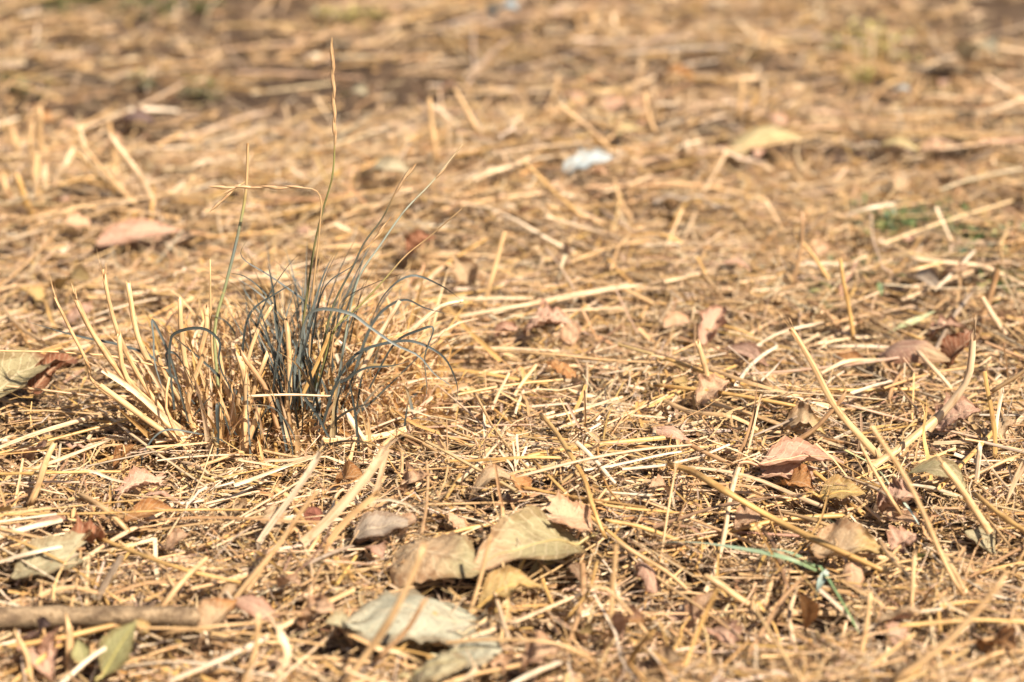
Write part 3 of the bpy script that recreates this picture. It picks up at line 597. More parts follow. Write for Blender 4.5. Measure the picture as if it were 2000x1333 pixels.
straw('long straw slanting down from the crimson leaf', [(190, 1050, 8), (300, 1092, 10), (380, 1118, 10), (470, 1138, 7)], 1.8, 'golden', 'tube', (.3,), short='long slanting straw')
straw('crooked straw below the long slanting straw', [(285, 1078, 7), (320, 1112, 8), (336, 1145, 6)], 2.0, 'straw')
straw('grey straw slanting right of the torn leaf', [(190, 1170, 4), (215, 1120, 10), (240, 1085, 15)], 2.6, 'grey', 'half')
straw('pale straw lying over the twig end', [(315, 1190, 8), (360, 1140, 12), (405, 1090, 14)], 2.2, 'straw', 'half')
straw('long straw climbing right of the twig', [(460, 1170, 6), (540, 1060, 14), (620, 960, 20)], 2.2, 'straw', 'half', None, False, .5, short='long climbing straw')
straw('wide bleached sheath lying in front of the tuft', [(590, 1060, 6), (650, 1000, 10), (720, 930, 15), (752, 880, 22)], 3.8, 'bleached', 'ribbon', None, True, .4, short='wide bleached sheath')
straw('second bleached sheath leaning beside the first', [(725, 990, 5), (742, 930, 14), (756, 880, 24)], 2.6, 'bleached', 'ribbon')
straw('feathery white straw base left of the red bark', [(505, 1060, 4), (540, 1005, 12), (600, 920, 20), (625, 885, 26)], 2.6, 'white', 'ribbon', None, True, .5, short='feathery white straw')
straw('pale straw bar lying against the front of the tuft', [(455, 948, 10), (540, 918, 12), (620, 890, 14)], 2.6, 'bleached', 'half')
straw('pale straw passing right of the red bark', [(640, 1060, 5), (680, 1010, 10), (740, 960, 14)], 3.0, 'straw', 'ribbon', None, True)
straw('dark grey twiggy straw below the red bark', [(588, 1108, 5), (640, 1082, 8), (690, 1066, 7)], 1.8, 'grey')
straw('pale straw from the blurred front to the tan leaf', [(545, 1225, 6), (620, 1185, 9), (690, 1150, 9)], 2.6, 'straw', 'half')
straw('thick blurred straw at the lower front edge', [(520, 1340, 5), (560, 1280, 14), (545, 1235, 24)], 3.6, 'bleached', 'ribbon', None, True)
straw('blurred front straw leaning left', [(470, 1345, 6), (500, 1270, 20), (505, 1205, 32)], 2.2, 'straw', 'tube')
straw('blurred straw across the bottom left', [(330, 1330, 8), (430, 1285, 12), (520, 1245, 14)], 2.6, 'white', 'half')
straw('thin straw spanning from the twig to the front', [(310, 1240, 10), (420, 1225, 13), (520, 1215, 10)], 1.5, 'straw')
straw('thick straw standing below the twig', [(138, 1320, 3), (136, 1260, 12), (135, 1215, 18)], 3.4, 'straw', 'tube')
straw('bent straw stub standing beside the thick one below the twig', [(60, 1330, 4), (52, 1280, 12), (30, 1238, 18)], 2.2, 'straw', 'tube')
straw('white stick lying far back at the right edge', [(1905, 84, 12), (1960, 92, 12), (2030, 104, 10)], 4.4, 'bleached', short='white far stick')
straw('white stick lying far back behind the tuft', [(252, 214, 9), (300, 213, 10), (345, 216, 8)], 3.6, 'white', 'half', short='white far left stick')
straw('greyish stick lying far back in the straw field', [(1195, 106, 10), (1300, 98, 12), (1420, 92, 10)], 3.6, 'grey', short='greyish far stick')
straw('far pale straw lying right of the green ground cover', [(1780, 505, 9), (1850, 512, 10), (1925, 520, 8)], 3.4, 'bleached')
straw('far brown straw leaning over the pale one', [(1735, 540, 6), (1790, 525, 12), (1840, 512, 14)], 2.8, 'straw', 'half')
straw('far white straw under the green ground cover', [(1655, 420, 7), (1700, 405, 10), (1745, 398, 9)], 3.4, 'white', 'half')
straw('far white straw beyond the small yellow leaf', [(1905, 225, 8), (1960, 205, 12), (2010, 190, 12)], 3.6, 'bleached', 'half')
straw('stalk standing alone far behind the tuft', [(852, 312, 4), (845, 255, 20), (838, 194, 38)], 3.2, 'straw')
straw('leaning stalk right of the lone far stalk', [(932, 252, 4), (912, 215, 16), (890, 178, 30)], 2.8, 'straw')
straw('thick far stalk slanting to the white leaf', [(1190, 290, 5), (1140, 245, 18), (1082, 198, 32)], 3.0, 'straw', 'tube', (.5,))
straw('vertical stub above the thick far stalk', [(1078, 200, 6), (1084, 180, 14), (1090, 152, 24)], 2.8, 'straw')
straw('pale far straw lying left of the white leaf', [(925, 352, 7), (980, 328, 10), (1035, 305, 10)], 3.6, 'bleached', 'half')
straw('far stalk leaning below the white leaf', [(1235, 430, 4), (1215, 395, 12), (1200, 350, 26)], 2.4, 'straw', 'half')
straw('crooked stalk standing before the arched yellow leaf', [(1370, 380, 4), (1395, 340, 16), (1418, 298, 30)], 3.0, 'bleached')
straw('bright vertical stub far right of the thick far stalk', [(1278, 258, 4), (1268, 225, 14), (1260, 182, 28)], 2.8, 'straw')
straw('tall stalk bending at the far right middle', [(1545, 560, 4), (1560, 500, 16), (1568, 420, 36)], 2.2, 'tan')
straw('brown slanted stalk meeting the tall bending stalk', [(1618, 545, 4), (1585, 495, 14), (1555, 460, 24)], 2.4, 'golden', 'half')
straw('thin upright stalk right of the frayed straw', [(1668, 665, 4), (1652, 590, 22), (1642, 510, 42)], 2.2, 'golden')
straw('split standing stalk at the right near the green patch', [(1905, 650, 4), (1930, 600, 16), (1950, 525, 36)], 3.6, 'tan', 'half', None, True)
straw('second split stalk leaning against the first', [(1965, 655, 4), (1935, 610, 14), (1918, 580, 20)], 2.8, 'bleached', 'half')

# stubble clumps behind the tuft: cut stalks that stand on one root
def stubble(label, root, stalks, group=None, short=None):
    c = P(root[0], root[1], 0); e = empty('stubble_clump', c); tag(e, label, 'stubble', group)
    for (bx, by), (tx, ty), z, wmm, cn in stalks:
        a = P(bx, by, 0); y1 = a[1] + rng.uniform(-.006, .006); b = PV(tx, ty, y1); m = (a + b) / 2 + rng.normal(0, .0012, 3)
        g = Geo(); stem(g, np.array([a, m, b]), wmm, wmm * .8, np.array(STRAW[cn]) * rng.normal(1, .06), 'half' if rng.uniform() < .35 else 'tube', (.6,), twist=.3)
        g.build('stalk', M['straw'], parent=e)
    if short: LANDMARKS.append((c, short))
stubble('clump of cut pale stubble standing behind the left of the tuft', (70, 420), [((100, 325), (78, 218), 0, 3.2, 'straw'), ((60, 340), (22, 248), 0, 3.0, 'straw'),
        ((85, 400), (72, 300), 0, 3.4, 'straw'), ((75, 445), (35, 345), 0, 3.0, 'golden'), ((105, 390), (140, 300), 0, 3.4, 'bleached'), ((15, 400), (5, 340), 0, 2.8, 'straw'), ((95, 390), (90, 320), 0, 3.0, 'bleached'), ((78, 345), (64, 240), 0, 2.0, 'straw')], short='pale stubble clump')
stubble('fan of cut stubble with leaning stalks beside the large pink leaf', (290, 430), [((232, 350), (212, 238), 0, 2.6, 'straw'), ((318, 435), (215, 270), 0, 3.0, 'bleached'), ((290, 425), (160, 285), 0, 2.4, 'straw'),
        ((270, 440), (152, 300), 0, 2.2, 'golden'), ((235, 262), (252, 230), 0, 2.2, 'tan'), ((240, 400), (222, 330), 0, 2.2, 'straw'), ((150, 300), (205, 255), 0, 2.6, 'bleached')], short='fan of leaning stubble')
stubble('three cut straw stubs standing in the far right straw', (1450, 210), [((1440, 235), (1450, 165), 0, 2.6, 'straw'), ((1480, 220), (1492, 160), 0, 2.4, 'bleached'), ((1460, 240), (1478, 190), 0, 2.4, 'golden')])
stubble('pale upright stubs far behind the greyish stick', (1160, 60), [((1160, 80), (1158, 20), 0, 3.4, 'straw'), ((1190, 85), (1196, 30), 0, 3, 'bleached'), ((1130, 75), (1126, 30), 0, 3, 'straw')])

stubble('thin golden stubble tuft standing among yellowish green sprouts', (1690, 135), [((1660 + 9 * k, 128 + 6 * (k % 3)), (1652 + 11 * k, 62 + 13 * (k * 5 % 4)), 0, 1.6, ('golden', 'straw', 'bleached')[k % 3]) for k in range(9)])
stubble('thin pale stubble tuft standing behind the white leaf', (1270, 240), [((1240 + 9 * k, 232 + 5 * (k % 3)), (1226 + 12 * k, 168 + 14 * (k * 3 % 4)), 0, 1.6, ('straw', 'bleached', 'golden')[k % 3]) for k in range(7)])
stubble('thin bleached stubble tuft standing beyond the small yellow leaf', (1810, 215), [((1770 + 10 * k, 212 + 5 * (k % 3)), (1760 + 13 * k, 150 + 13 * (k * 3 % 4)), 0, 1.7, ('straw', 'bleached', 'straw')[k % 3]) for k in range(8)])
# star of white blades on the litter
c = P(1008, 930, 3); e = empty('blade_star', c); tag(e, 'star of white split blades spreading from one point beside the long pale straw', 'dead grass')
for tx, ty, w_ in ((1010, 848, 1.1), (1028, 872, 1.3), (980, 888, 1.0), (1042, 900, 2.0), (1055, 890, 1.2), (925, 928, 1.2), (918, 938, 1.0), (975, 878, .9), (1002, 862, .9)):
    b = PV(tx, ty, c[1] + rng.uniform(-.003, .006)); b[2] = max(b[2], H(b[0], b[1]) + .003)
    g = Geo(); stem(g, np.array([c, (c + b) / 2 + np.array((0, 0, .001)), b]), w_, w_ * .6, STRAW['white'], 'vee', twist=.6); g.build('blade', M['straw'], parent=e)

# ------------------------------------------------------------------ the grass tuft
C0 = P(545, 872, 0); yT = C0[1]
tuft = empty('grass_tuft', C0); tag(tuft, 'tuft of blue green and straw coloured grass with tall seed stalks', 'grass tuft')
LANDMARKS.append((C0, 'grass tuft'))
BLUE = np.array((.055, .064, .060)); BLUE2 = np.array((.19, .215, .20)); GRN = np.array((.16, .19, .06)); DRY = np.array((.50, .34, .17)); TIP = np.array((.40, .26, .12))
def tw(px, py, d): return PV(px, py, yT + d * MM)
def traced(px, d0, d1):
    n = len(px); return np.array([tw(x, y, d0 + (d1 - d0) * i / max(n - 1, 1)) for i, (x, y) in enumerate(px)])
def clampz(path):
    path[:, 2] = np.maximum(path[:, 2], H(path[:, 0], path[:, 1]) - .001); return path
def blade(path, wmm, c0, c1, name='blade', kind=VEE, taper_=2.2, n=20, tipstart=.7, twist=None, up0=None, parent=None, base=.75):
    pt = spline(path, n); t = np.linspace(0, 1, n)
    wd = wmm * .5 * MM * np.maximum(np.minimum(base + 1.2 * t, 1) * (1 - t ** taper_) , .06)
    k = np.clip((t - tipstart) / max(1e-3, 1 - tipstart) * 1.4, 0, 1)[:, None]; k = k * k * (3 - 2 * k)
    c = np.asarray(c0) * (1 - k) + np.asarray(c1) * k
    tws = rng.uniform(-.8, .8) + rng.normal(0, .9) * (t - .3) if twist is None else twist * t
    if up0 is None: up0 = norm(np.array((rng.normal(0, .6), -.8, .5)))
    g = Geo(); strip(g, pt[None], wd[None], kind, False, c[None], np.asarray(up0)[None], tws[None])
    return g.build(name, M['tuft' if name == 'dry_blade' else 'blade'], parent=tuft if parent is None else parent)
def culm(px, d0, d1, w0, w1, cn='straw', node=(.5,), kind='tube', fray=False, name='stalk'):
    g = Geo(); p = clampz(traced(px, d0, d1)); stem(g, p, w0 * .82, w1 * .82, 1.15 * np.array(STRAW[cn]) * rng.normal(1, .04), kind, node, fray=fray)
    return g.build(name, M['straw'], parent=tuft)
# stalks that fan out to the left
culm([(430, 892), (330, 838), (240, 778), (186, 738), (176, 705), (137, 636), (107, 583)], -2, -8, 1.8, 1.3, 'straw', (.62,), fray=True)
culm([(440, 890), (360, 850), (300, 802), (240, 742), (205, 688), (176, 640), (152, 592)], -6, -10, 2.6, 2.3, 'straw', (.7,), fray=True)
culm([(455, 905), (350, 828), (292, 758), (236, 662), (216, 602), (202, 535)], -8, -4, 1.9, 1.5, 'straw', (.66,), fray=True)
culm([(420, 870), (345, 795), (300, 730), (272, 682), (259, 640), (250, 553)], -3, 2, 2.1, 1.8, 'straw', (.62,))
culm([(350, 850), (285, 795), (243, 735), (232, 655)], -9, -9, 2.0, 1.7, 'straw', (.5,))
culm([(420, 885), (330, 826), (265, 772), (200, 722)], -7, -12, 2.6, 2.0, 'bleached', None, 'ribbon', True)
culm([(415, 892), (320, 838), (250, 790), (195, 752)], -9, -13, 2.6, 2.2, 'straw', None, 'half', True)
culm([(430, 880), (370, 800), (330, 742), (305, 690)], -2, -4, 2.0, 1.7, 'straw')
culm([(405, 910), (365, 880), (338, 835), (322, 790), (330, 740)], -12, -12, 1.3, 1.0, 'straw')
# upright stalks of the middle
culm([(472, 918), (476, 850), (479, 762), (468, 697)], -14, -12, 2.9, 2.4, 'straw', (.68,))
culm([(470, 915), (486, 858), (507, 796)], -15, -14, 2.3, 2.0, 'straw', None, 'half')
culm([(408, 872), (374, 835), (368, 782), (384, 730), (404, 680)], -8, -6, 2.1, 1.8, 'straw', (.5,), 'half')
culm([(462, 800), (480, 722), (502, 648), (530, 600)], -4, 0, 1.8, 1.4, 'straw', None)
culm([(480, 820), (498, 762), (521, 694)], -9, -8, 1.8, 1.5, 'straw', None)
culm([(545, 868), (556, 800), (561, 720), (560, 625)], -8, -6, 2.4, 1.9, 'straw', (.45,))
culm([(484, 774), (560, 772), (640, 774)], -16, -14, 1.2, 1.0, 'bleached', None)
culm([(470, 830), (440, 760), (428, 700), (424, 660)], -2, 2, 1.7, 1.4, 'straw')
culm([(470, 690), (520, 760), (545, 850)], -10, -10, 1.9, 1.7, 'tan', None)
culm([(583, 790), (629, 687), (645, 648)], -6, -6, 1.7, 1.4, 'golden', None)
culm([(672, 800), (696, 833), (736, 895)], -12, -16, 2.6, 2.6, 'bleached', None, 'half')
culm([(700, 930), (740, 880), (790, 838)], -16, -10, 2.0, 1.6, 'straw', None, 'half')
culm([(700, 740), (745, 650), (782, 588)], 0, 4, 1.9, 1.6, 'bleached', None, 'half')
culm([(800, 650), (860, 600), (905, 588)], 6, 10, 2.0, 1.3, 'bleached', None, 'half')
culm([(390, 700), (402, 640), (402, 600)], 4, 6, 2.2, 1.8, 'straw')
culm([(372, 770), (356, 650), (352, 585)], 4, 6, 2.0, 1.8, 'straw')
culm([(420, 760), (412, 640), (410, 508)], 6, 10, 1.0, .7, 'straw')
# traced blue blades
for px, d0, d1, w_ in (
 ([(590, 800), (585, 690), (609, 608), (680, 613), (720, 638), (774, 676), (815, 700), (852, 731), (876, 755), (892, 775)], -8, -16, 1.3),
 ([(640, 780), (700, 690), (769, 667), (810, 671), (860, 696), (890, 731), (895, 764), (888, 806)], -4, -10, 1.2),
 ([(720, 760), (770, 670), (812, 648), (844, 640), (832, 696), (827, 760), (825, 790)], -4, -10, 1.1),
 ([(630, 830), (656, 758), (673, 742), (712, 726), (770, 710), (800, 702)], -12, -14, 1.2),
 ([(560, 880), (540, 780), (545, 790), (558, 828), (568, 880), (570, 930)], -18, -20, 1.2),
 ([(590, 850), (592, 775), (600, 780), (622, 817), (645, 856), (673, 879), (704, 907)], -16, -20, 1.2),
 ([(575, 800), (578, 719), (594, 664), (606, 609), (634, 531), (654, 486)], -6, -2, 1.5),
 ([(582, 800), (588, 719), (604, 664), (618, 600), (640, 540), (670, 470)], -7, -3, 1.3),
 ([(600, 790), (570, 700), (540, 640), (532, 560), (516, 490)], -2, 4, 1.4),
 ([(560, 780), (520, 690), (500, 640), (520, 580), (558, 520), (598, 484)], 2, 6, 1.3),
 ([(610, 800), (640, 690), (656, 633), (676, 598), (708, 559), (735, 519)], -8, -4, 1.3),
 ([(680, 760), (740, 620), (790, 587), (833, 602), (892, 616)], 4, 8, 1.2),
 ([(690, 750), (750, 580), (805, 540), (852, 556), (899, 587), (910, 608)], 6, 10, 1.2),
 ([(620, 790), (640, 660), (670, 590), (730, 556), (810, 528)], 2, 10, 1.2),
 ([(340, 800), (326, 700), (334, 668), (342, 655), (368, 643), (408, 639), (424, 664), (432, 696), (436, 727), (451, 762), (463, 814)], -10, -14, 1.4),
 ([(370, 830), (330, 690), (294, 620), (303, 664), (300, 704), (311, 751), (321, 783)], -8, -12, 1.1),
 ([(450, 850), (424, 790), (419, 802), (424, 852), (419, 900), (408, 965)], -16, -22, 1.4),
 ([(400, 800), (345, 690), (327, 688), (333, 727), (338, 756)], -8, -10, 1.2),
 ([(400, 850), (318, 843), (288, 878), (276, 910), (262, 945)], -14, -22, 1.1),
 ([(380, 790), (300, 700), (236, 676), (186, 664), (130, 650), (50, 629)], 0, 2, 1.3),
 ([(560, 760), (545, 640), (530, 590), (480, 540), (440, 530)], 2, 10, 1.1),
 ([(570, 790), (600, 600), (560, 560), (520, 535), (475, 500), (490, 466)], 4, 6, 1.0),
 ([(480, 800), (470, 700), (490, 610), (540, 570), (600, 540)], -2, 2, 1.1),
 ([(600, 800), (615, 660), (640, 560), (690, 520), (740, 475)], -4, 2, 1.2),
):
    px = [px[0]] + [(x + rng.normal(0, 3), y + rng.normal(0, 3)) for x, y in px[1:]]
    p = clampz(traced(px, d0, d1)); k = rng.uniform(0, 1) ** 2
    blade(p, w_ * .88, BLUE * (1 - k) + BLUE2 * k, BLUE2 if rng.uniform() < .5 else TIP, 'blue_blade', n=30, tipstart=.86)
culm([(330, 720), (205, 693), (160, 690), (110, 685), (0, 684), (-60, 682)], -4, -2, 1.0, .8, 'straw', None)
# random blades of the tuft; a root on the soil, a lean and a drooping tip
def rblade(rx, ry, hmm, lean, yaw, droop, wmm, c0, c1, name, tipstart, curl=0.):
    a = P(rx, ry, -1); d = np.array((math.cos(yaw), math.sin(yaw), 0)); s = np.array((-d[1], d[0], 0)); n = 7; pts = []
    q = a.copy(); th = lean; step = hmm * MM / (n - 1); yy = rng.normal(0, curl)
    for i in range(n):
        pts.append(q.copy()); dd = d * math.cos(yy) + s * math.sin(yy)
        q = q + step * (dd * math.sin(th) + np.array((0, 0, 1)) * math.cos(th)); th += droop / (n - 1) * (.4 + 1.2 * i / n); yy += rng.normal(0, curl)
    p = np.array(pts); zz = H(p[:, 0], p[:, 1]) + .002; p[1:, 2] = np.maximum(p[1:, 2], zz[1:]); return blade(p, wmm, c0, c1, name, n=14, tipstart=tipstart)
for i in range(215):
    k = rng.uniform(0, 1) ** 3; rx, ry = rng.normal(588, 72), rng.normal(845, 28)
    yaw = rng.uniform(0, 6.28); h = rng.uniform(36, 74) * (1 - .3 * abs(rx - 600) / 120)
    rblade(rx, ry, h, abs(rng.normal(.12, .22)) if i % 3 else abs(rng.normal(.5, .25)), yaw, abs(rng.normal(.5, .6)), rng.uniform(.8, 1.4), BLUE * (1 - k) + BLUE2 * k, TIP if rng.uniform() < .7 else BLUE2, 'blue_blade', rng.uniform(.35, .8), .2)
for i in range(30):
    k = rng.uniform(0, 1) ** 2; rblade(rng.uniform(330, 520), rng.uniform(840, 915), rng.uniform(18, 42), abs(rng.normal(.4, .3)), rng.uniform(0, 6.28), abs(rng.normal(.8, .7)), rng.uniform(.6, 1.1), BLUE * (1 - k) + BLUE2 * k, TIP, 'blue_blade', .75, .1)
for i in range(24):
    k = rng.uniform(0, 1); rblade(rng.uniform(680, 800), rng.uniform(740, 800), rng.uniform(22, 46), abs(rng.normal(.2, .3)), rng.uniform(-.8, 2.5), abs(rng.normal(.9, .6)), rng.uniform(.6, 1.1), BLUE * (1 - k) + BLUE2 * k, TIP, 'blue_blade', .75, .1)
for i in range(298):
    u = rng.uniform()
    if u < .45: rx, ry, h, yaw = rng.normal(550, 85), rng.normal(868, 34), rng.uniform(12, 36), rng.uniform(0, 6.28)
    elif u < .75: rx, ry, h, yaw = rng.uniform(680, 840), rng.uniform(735, 815), rng.uniform(22, 48), rng.normal(.6, 1.0)
    else: rx, ry, h, yaw = rng.uniform(310, 480), rng.uniform(820, 925), rng.uniform(18, 42), rng.normal(3.0, 1.2)
    c = 1.25 * tints(1, (.15, .48, .28, .04, .05, 0, 0, 0))[0]
    rblade(rx, ry, h, abs(rng.normal(.14, .24)), yaw, abs(rng.normal(.4, .6)), rng.uniform(.65, 1) ** 2 * 2.2, c, c * np.array((.85, .78, .68)), 'dry_blade', rng.uniform(.6, .9), .14)
# dense crinkled thatch at the foot of the tuft
g = Geo(); n = 6500
a = rng.uniform(0, 6.28, n); rr = rng.uniform(0, 1, n) ** .6; ca, cb = P(850, 860), P(265, 860)
cx = (ca[0] + cb[0]) / 2 + .5 * (ca[0] - cb[0]) * rr * np.cos(a); cy = P(560, 862)[1] + .030 * rr * np.sin(a)
hh = (.031 * (1 - rr ** 1.8)) * np.clip(.7 + .6 * rr * np.sin(a), .3, 1) * rng.uniform(0, 1, n) ** 1.3 + .002
L = rng.uniform(6, 22, n) * MM; d = norm(rng.normal(0, 1, (n, 3)) * np.stack([np.ones(n), np.ones(n), .8 + hh / .012], -1)); t = np.linspace(-.5, .5, 7)
Pt = np.stack([cx, cy, H(cx, cy) + hh], -1)[:, None] + d[:, None] * (t[None, :, None] * L[:, None, None])
e1 = norm(np.cross(d, rng.normal(0, 1, (n, 3)))); e2 = np.cross(d, e1); am = np.abs(rng.normal(0, .16, (n, 1))) * L[:, None]; f = rng.uniform(2, 7, (n, 1))
Pt += e1[:, None] * (am * np.sin(f * t[None] * 2))[..., None] + e2[:, None] * (am * np.cos(f * t[None] * 1.6))[..., None]
Pt[..., 2] = np.maximum(Pt[..., 2], H(Pt[..., 0], Pt[..., 1]) + .0008)
strip(g, Pt, taper(n, 7, rng.uniform(.2, .85, n) * MM, .5, .25), VEE, False, 1.25 * tints(n, (.14, .46, .3, .05, .05, 0, 0, 0)), norm(rng.normal(0, 1, (n, 3))), rng.normal(0, .8, (n, 1)) * np.linspace(-1, 1, 7)[None])
# and the thin dead blades that stand in it, too many to count
n = 4300; a = rng.uniform(0, 6.28, n); rr = rng.uniform(0, 1, n) ** .55
bx_ = (ca[0] + cb[0]) / 2 + .46 * (ca[0] - cb[0]) * rr * np.cos(a); by_ = P(560, 856)[1] + .030 * rr * np.sin(a)
hgt = rng.uniform(10, 46, n) * MM * (1 - .3 * rr ** 2) * np.clip(.8 + .45 * rr * np.sin(a), .42, 1); out = np.stack([np.cos(a) * .9, np.sin(a), np.zeros(n)], -1)
ln = rng.normal(.08, .22, n) + .12 * rr; dr = rng.normal(0, .4, n); wob_ = rng.normal(0, .10, (n, 3)); t = np.linspace(0, 1, 7)
Pt = np.stack([bx_, by_, H(bx_, by_)], -1)[:, None] + np.zeros((n, 7, 3)); Pt[..., 2] += hgt[:, None] * np.sin(t * 1.35)[None] / math.sin(1.35) * (1 - .3 * np.abs(dr)[:, None] * t ** 2)
Pt += out[:, None] * ((hgt * ln)[:, None] * t[None] + (hgt * dr)[:, None] * t[None] ** 2.2)[..., None]
sd_ = rng.normal(0, 1, (n, 3)) * np.array((1, 1, 0)); Pt += sd_[:, None] * (hgt[:, None] * .16 * np.sin(t[None] * rng.uniform(1.5, 5, (n, 1))))[..., None]
Pt[..., 2] = np.maximum(Pt[..., 2], H(Pt[..., 0], Pt[..., 1]) + .001)
strip(g, Pt, (.28 + .75 * rng.uniform(0, 1, n) ** 1.4)[:, None] * MM * (1 - .85 * t ** 2)[None], VEE, False, 1.25 * tints(n, (.18, .45, .28, .05, .04, 0, 0, 0)), norm(rng.normal(0, 1, (n, 3))), rng.normal(0, .8, (n, 1)) * np.linspace(-1, 1, 7)[None])
o = g.build('thatch', M['tuft'], parent=tuft); o['kind'] = 'stuff'
# seed stalks with spikelets
def seed_stalk(px, d0, d1, w_, cols, spikes, lastw=.7):
    p = clampz(traced(px, d0, d1)); n = 36; pt = spline(p, n); t = np.linspace(0, 1, n)
    c = np.array([[np.interp(q, [k for k, _ in cols], [cc[j] for _, cc in cols]) for j in range(3)] for q in t])
    g = Geo(); strip(g, pt[None], (w_ * .42 * MM * (1 - (1 - lastw) * t))[None], RING(7), True, c[None], np.array([[.1, -.95, .2]]))
    o = g.build('seed_stalk', M['blade'], parent=tuft)
    for i, (q, ln, sgn) in enumerate(spikes):
        k = int(q * (n - 1)); a = pt[k]; T = norm(pt[min(k + 1, n - 1)] - pt[max(k - 1, 0)]); s = norm(np.cross(T, np.array((0, -1., .1))))
        b = a + T * ln * MM + s * sgn * .22 * MM; m = a + T * ln * .45 * MM + s * sgn * .16 * MM
        sp = spline([a, m, b], 9); tt = np.linspace(0, 1, 9)
        g = Geo(); strip(g, sp[None], (.5 * MM * 1.25 * np.sin(math.pi * np.clip(tt * .96 + .03, 0, 1) ** .8) ** .9)[None], RING(6, .7), True, np.array([(.50, .32, .17)]) * rng.normal(1, .07))
        x = g.build('spikelet', M['straw'], parent=o, origin=None) if False else None
        me = g.mesh('spikelet', M['straw'], np.array(tuft.matrix_world.translation)); x = bpy.data.objects.new('spikelet', me); col.objects.link(x); x.parent = o
    return o
GR, TN = (.20, .20, .07), (.56, .36, .18)
seed_stalk([(582, 800), (590, 650), (602, 560), (616, 470), (633, 402), (648, 350), (653, 300), (652, 200), (648, 74)], -2, 2, 1.0,
           ((0, (.25, .24, .1)), (.5, (.17, .16, .07)), (.72, (.28, .27, .09)), (.8, TN), (1, TN)),
           [(q, 7.2, s) for q, s in zip(np.linspace(.76, .955, 8), (1, -1) * 4)], .5)
seed_stalk([(600, 760), (612, 560), (622, 470), (626, 425), (628, 400), (618, 373), (560, 367), (480, 366), (415, 366)], -3, -4, .8,
           ((0, TN), (.5, TN), (1, (.66, .48, .29))), [(q, 6.2, s) for q, s in zip(np.linspace(.70, .965, 7), (1, -1) * 4)], .5)
seed_stalk([(430, 800), (420, 640), (440, 560), (462, 470), (478, 390), (482, 345), (484, 280)], 4, 10, 1.25,
           ((0, (.4, .42, .2)), (.35, (.36, .38, .17)), (.55, BLUE2), (.7, (.4, .36, .14)), (.8, TN), (1, TN)), [], .9)
seed_stalk([(478, 356), (462, 366), (442, 384), (418, 408)], 9, 6, .8, ((0, TN), (1, TN)), [(.1, 7, 1), (.4, 7, -1), (.72, 6, 1)], .6)
seed_stalk([(610, 780), (650, 600), (690, 520), (712, 474), (746, 428), (776, 370), (812, 320)], -4, 4, .9,
           ((0, GR), (.4, (.10, .11, .09)), (.75, (.14, .12, .07)), (.85, (.38, .23, .1)), (1, (.42, .26, .12))), [(.84, 6.5, 1), (.89, 6, -1), (.94, 6, 1)], .6)
seed_stalk([(660, 740), (700, 545), (742, 480), (792, 410), (842, 358), (904, 282)], 6, 16, .8,
           ((0, (.3, .33, .25)), (.6, (.36, .40, .34)), (.82, (.5, .45, .3)), (1, (.66, .48, .28))), [(.84, 6, 1)], .7)
seed_stalk([(620, 760), (656, 640), (700, 600), (752, 545), (792, 500), (842, 460), (902, 408)], -6, 4, .9,
           ((0, GR), (.5, (.32, .28, .1)), (.7, TN), (.9, (.3, .2, .1)), (1, TN)), [], .4)
seed_stalk([(640, 740), (670, 560), (700, 500), (722, 478), (764, 424)], 2, 8, .8, ((0, TN), (1, (.5, .3, .13))), [(.8, 6, 1), (.88, 5, -1)], .5)

# ------------------------------------------------------------------ twig, bark, green blades, green plants
def twig(label, pts, w0, w1, material, name, cat):
    path = spline(np.array([PL(*p) for p in pts]), 40); n = 40; K = 12; t = np.linspace(0, 1, n)
    wd = (w0 + (w1 - w0) * t) * .5 * MM * (1 + .05 * np.sin(t * 23) + .04 * np.sin(t * 51 + 1)); T = norm(np.gradient(path, axis=0))
    side = norm(np.cross(T, np.array((0, 0, 1.)))); up = np.cross(side, T); pr = RING(K)
    bump = 1 + .07 * rng.normal(0, 1, (n, K)); bump = (bump + np.roll(bump, 1, 0) + np.roll(bump, 1, 1)) / 3
    wd[0] *= .3; wd[-1] *= .35
    V = path[:, None] + (wd[:, None] * bump)[..., None] * (pr[:, 0][None, :, None] * side[:, None] + pr[:, 1][None, :, None] * up[:, None])
    s0 = np.arange(n - 1)[:, None] * K; k0 = np.arange(K)[None]; k1 = (k0 + 1) % K
    F = np.stack([s0 + k0, s0 + k1, s0 + K + k1, s0 + K + k0], -1).reshape(-1, 4)
    U = np.empty((n, K, 3)); U[..., 0] = (t * np.linalg.norm(path[-1] - path[0]))[:, None]; U[..., 1] = np.arange(K) / K; U[..., 2] = 3.3
    g = Geo(); g.add(V.reshape(-1, 3), F, (.3, .2, .1), U.reshape(-1, 3)); o = g.build(name, material, origin=path[0]); tag(o, label, cat); LANDMARKS.append((path.mean(0), 'brown twig')); return o
twig('brown barked twig lying level in the blurred left front', [(-80, 1203, 8), (60, 1206, 8), (200, 1203, 9), (300, 1202, 9), (392, 1206, 8)], 6.2, 4.8, M['twig'], 'twig', 'twig')
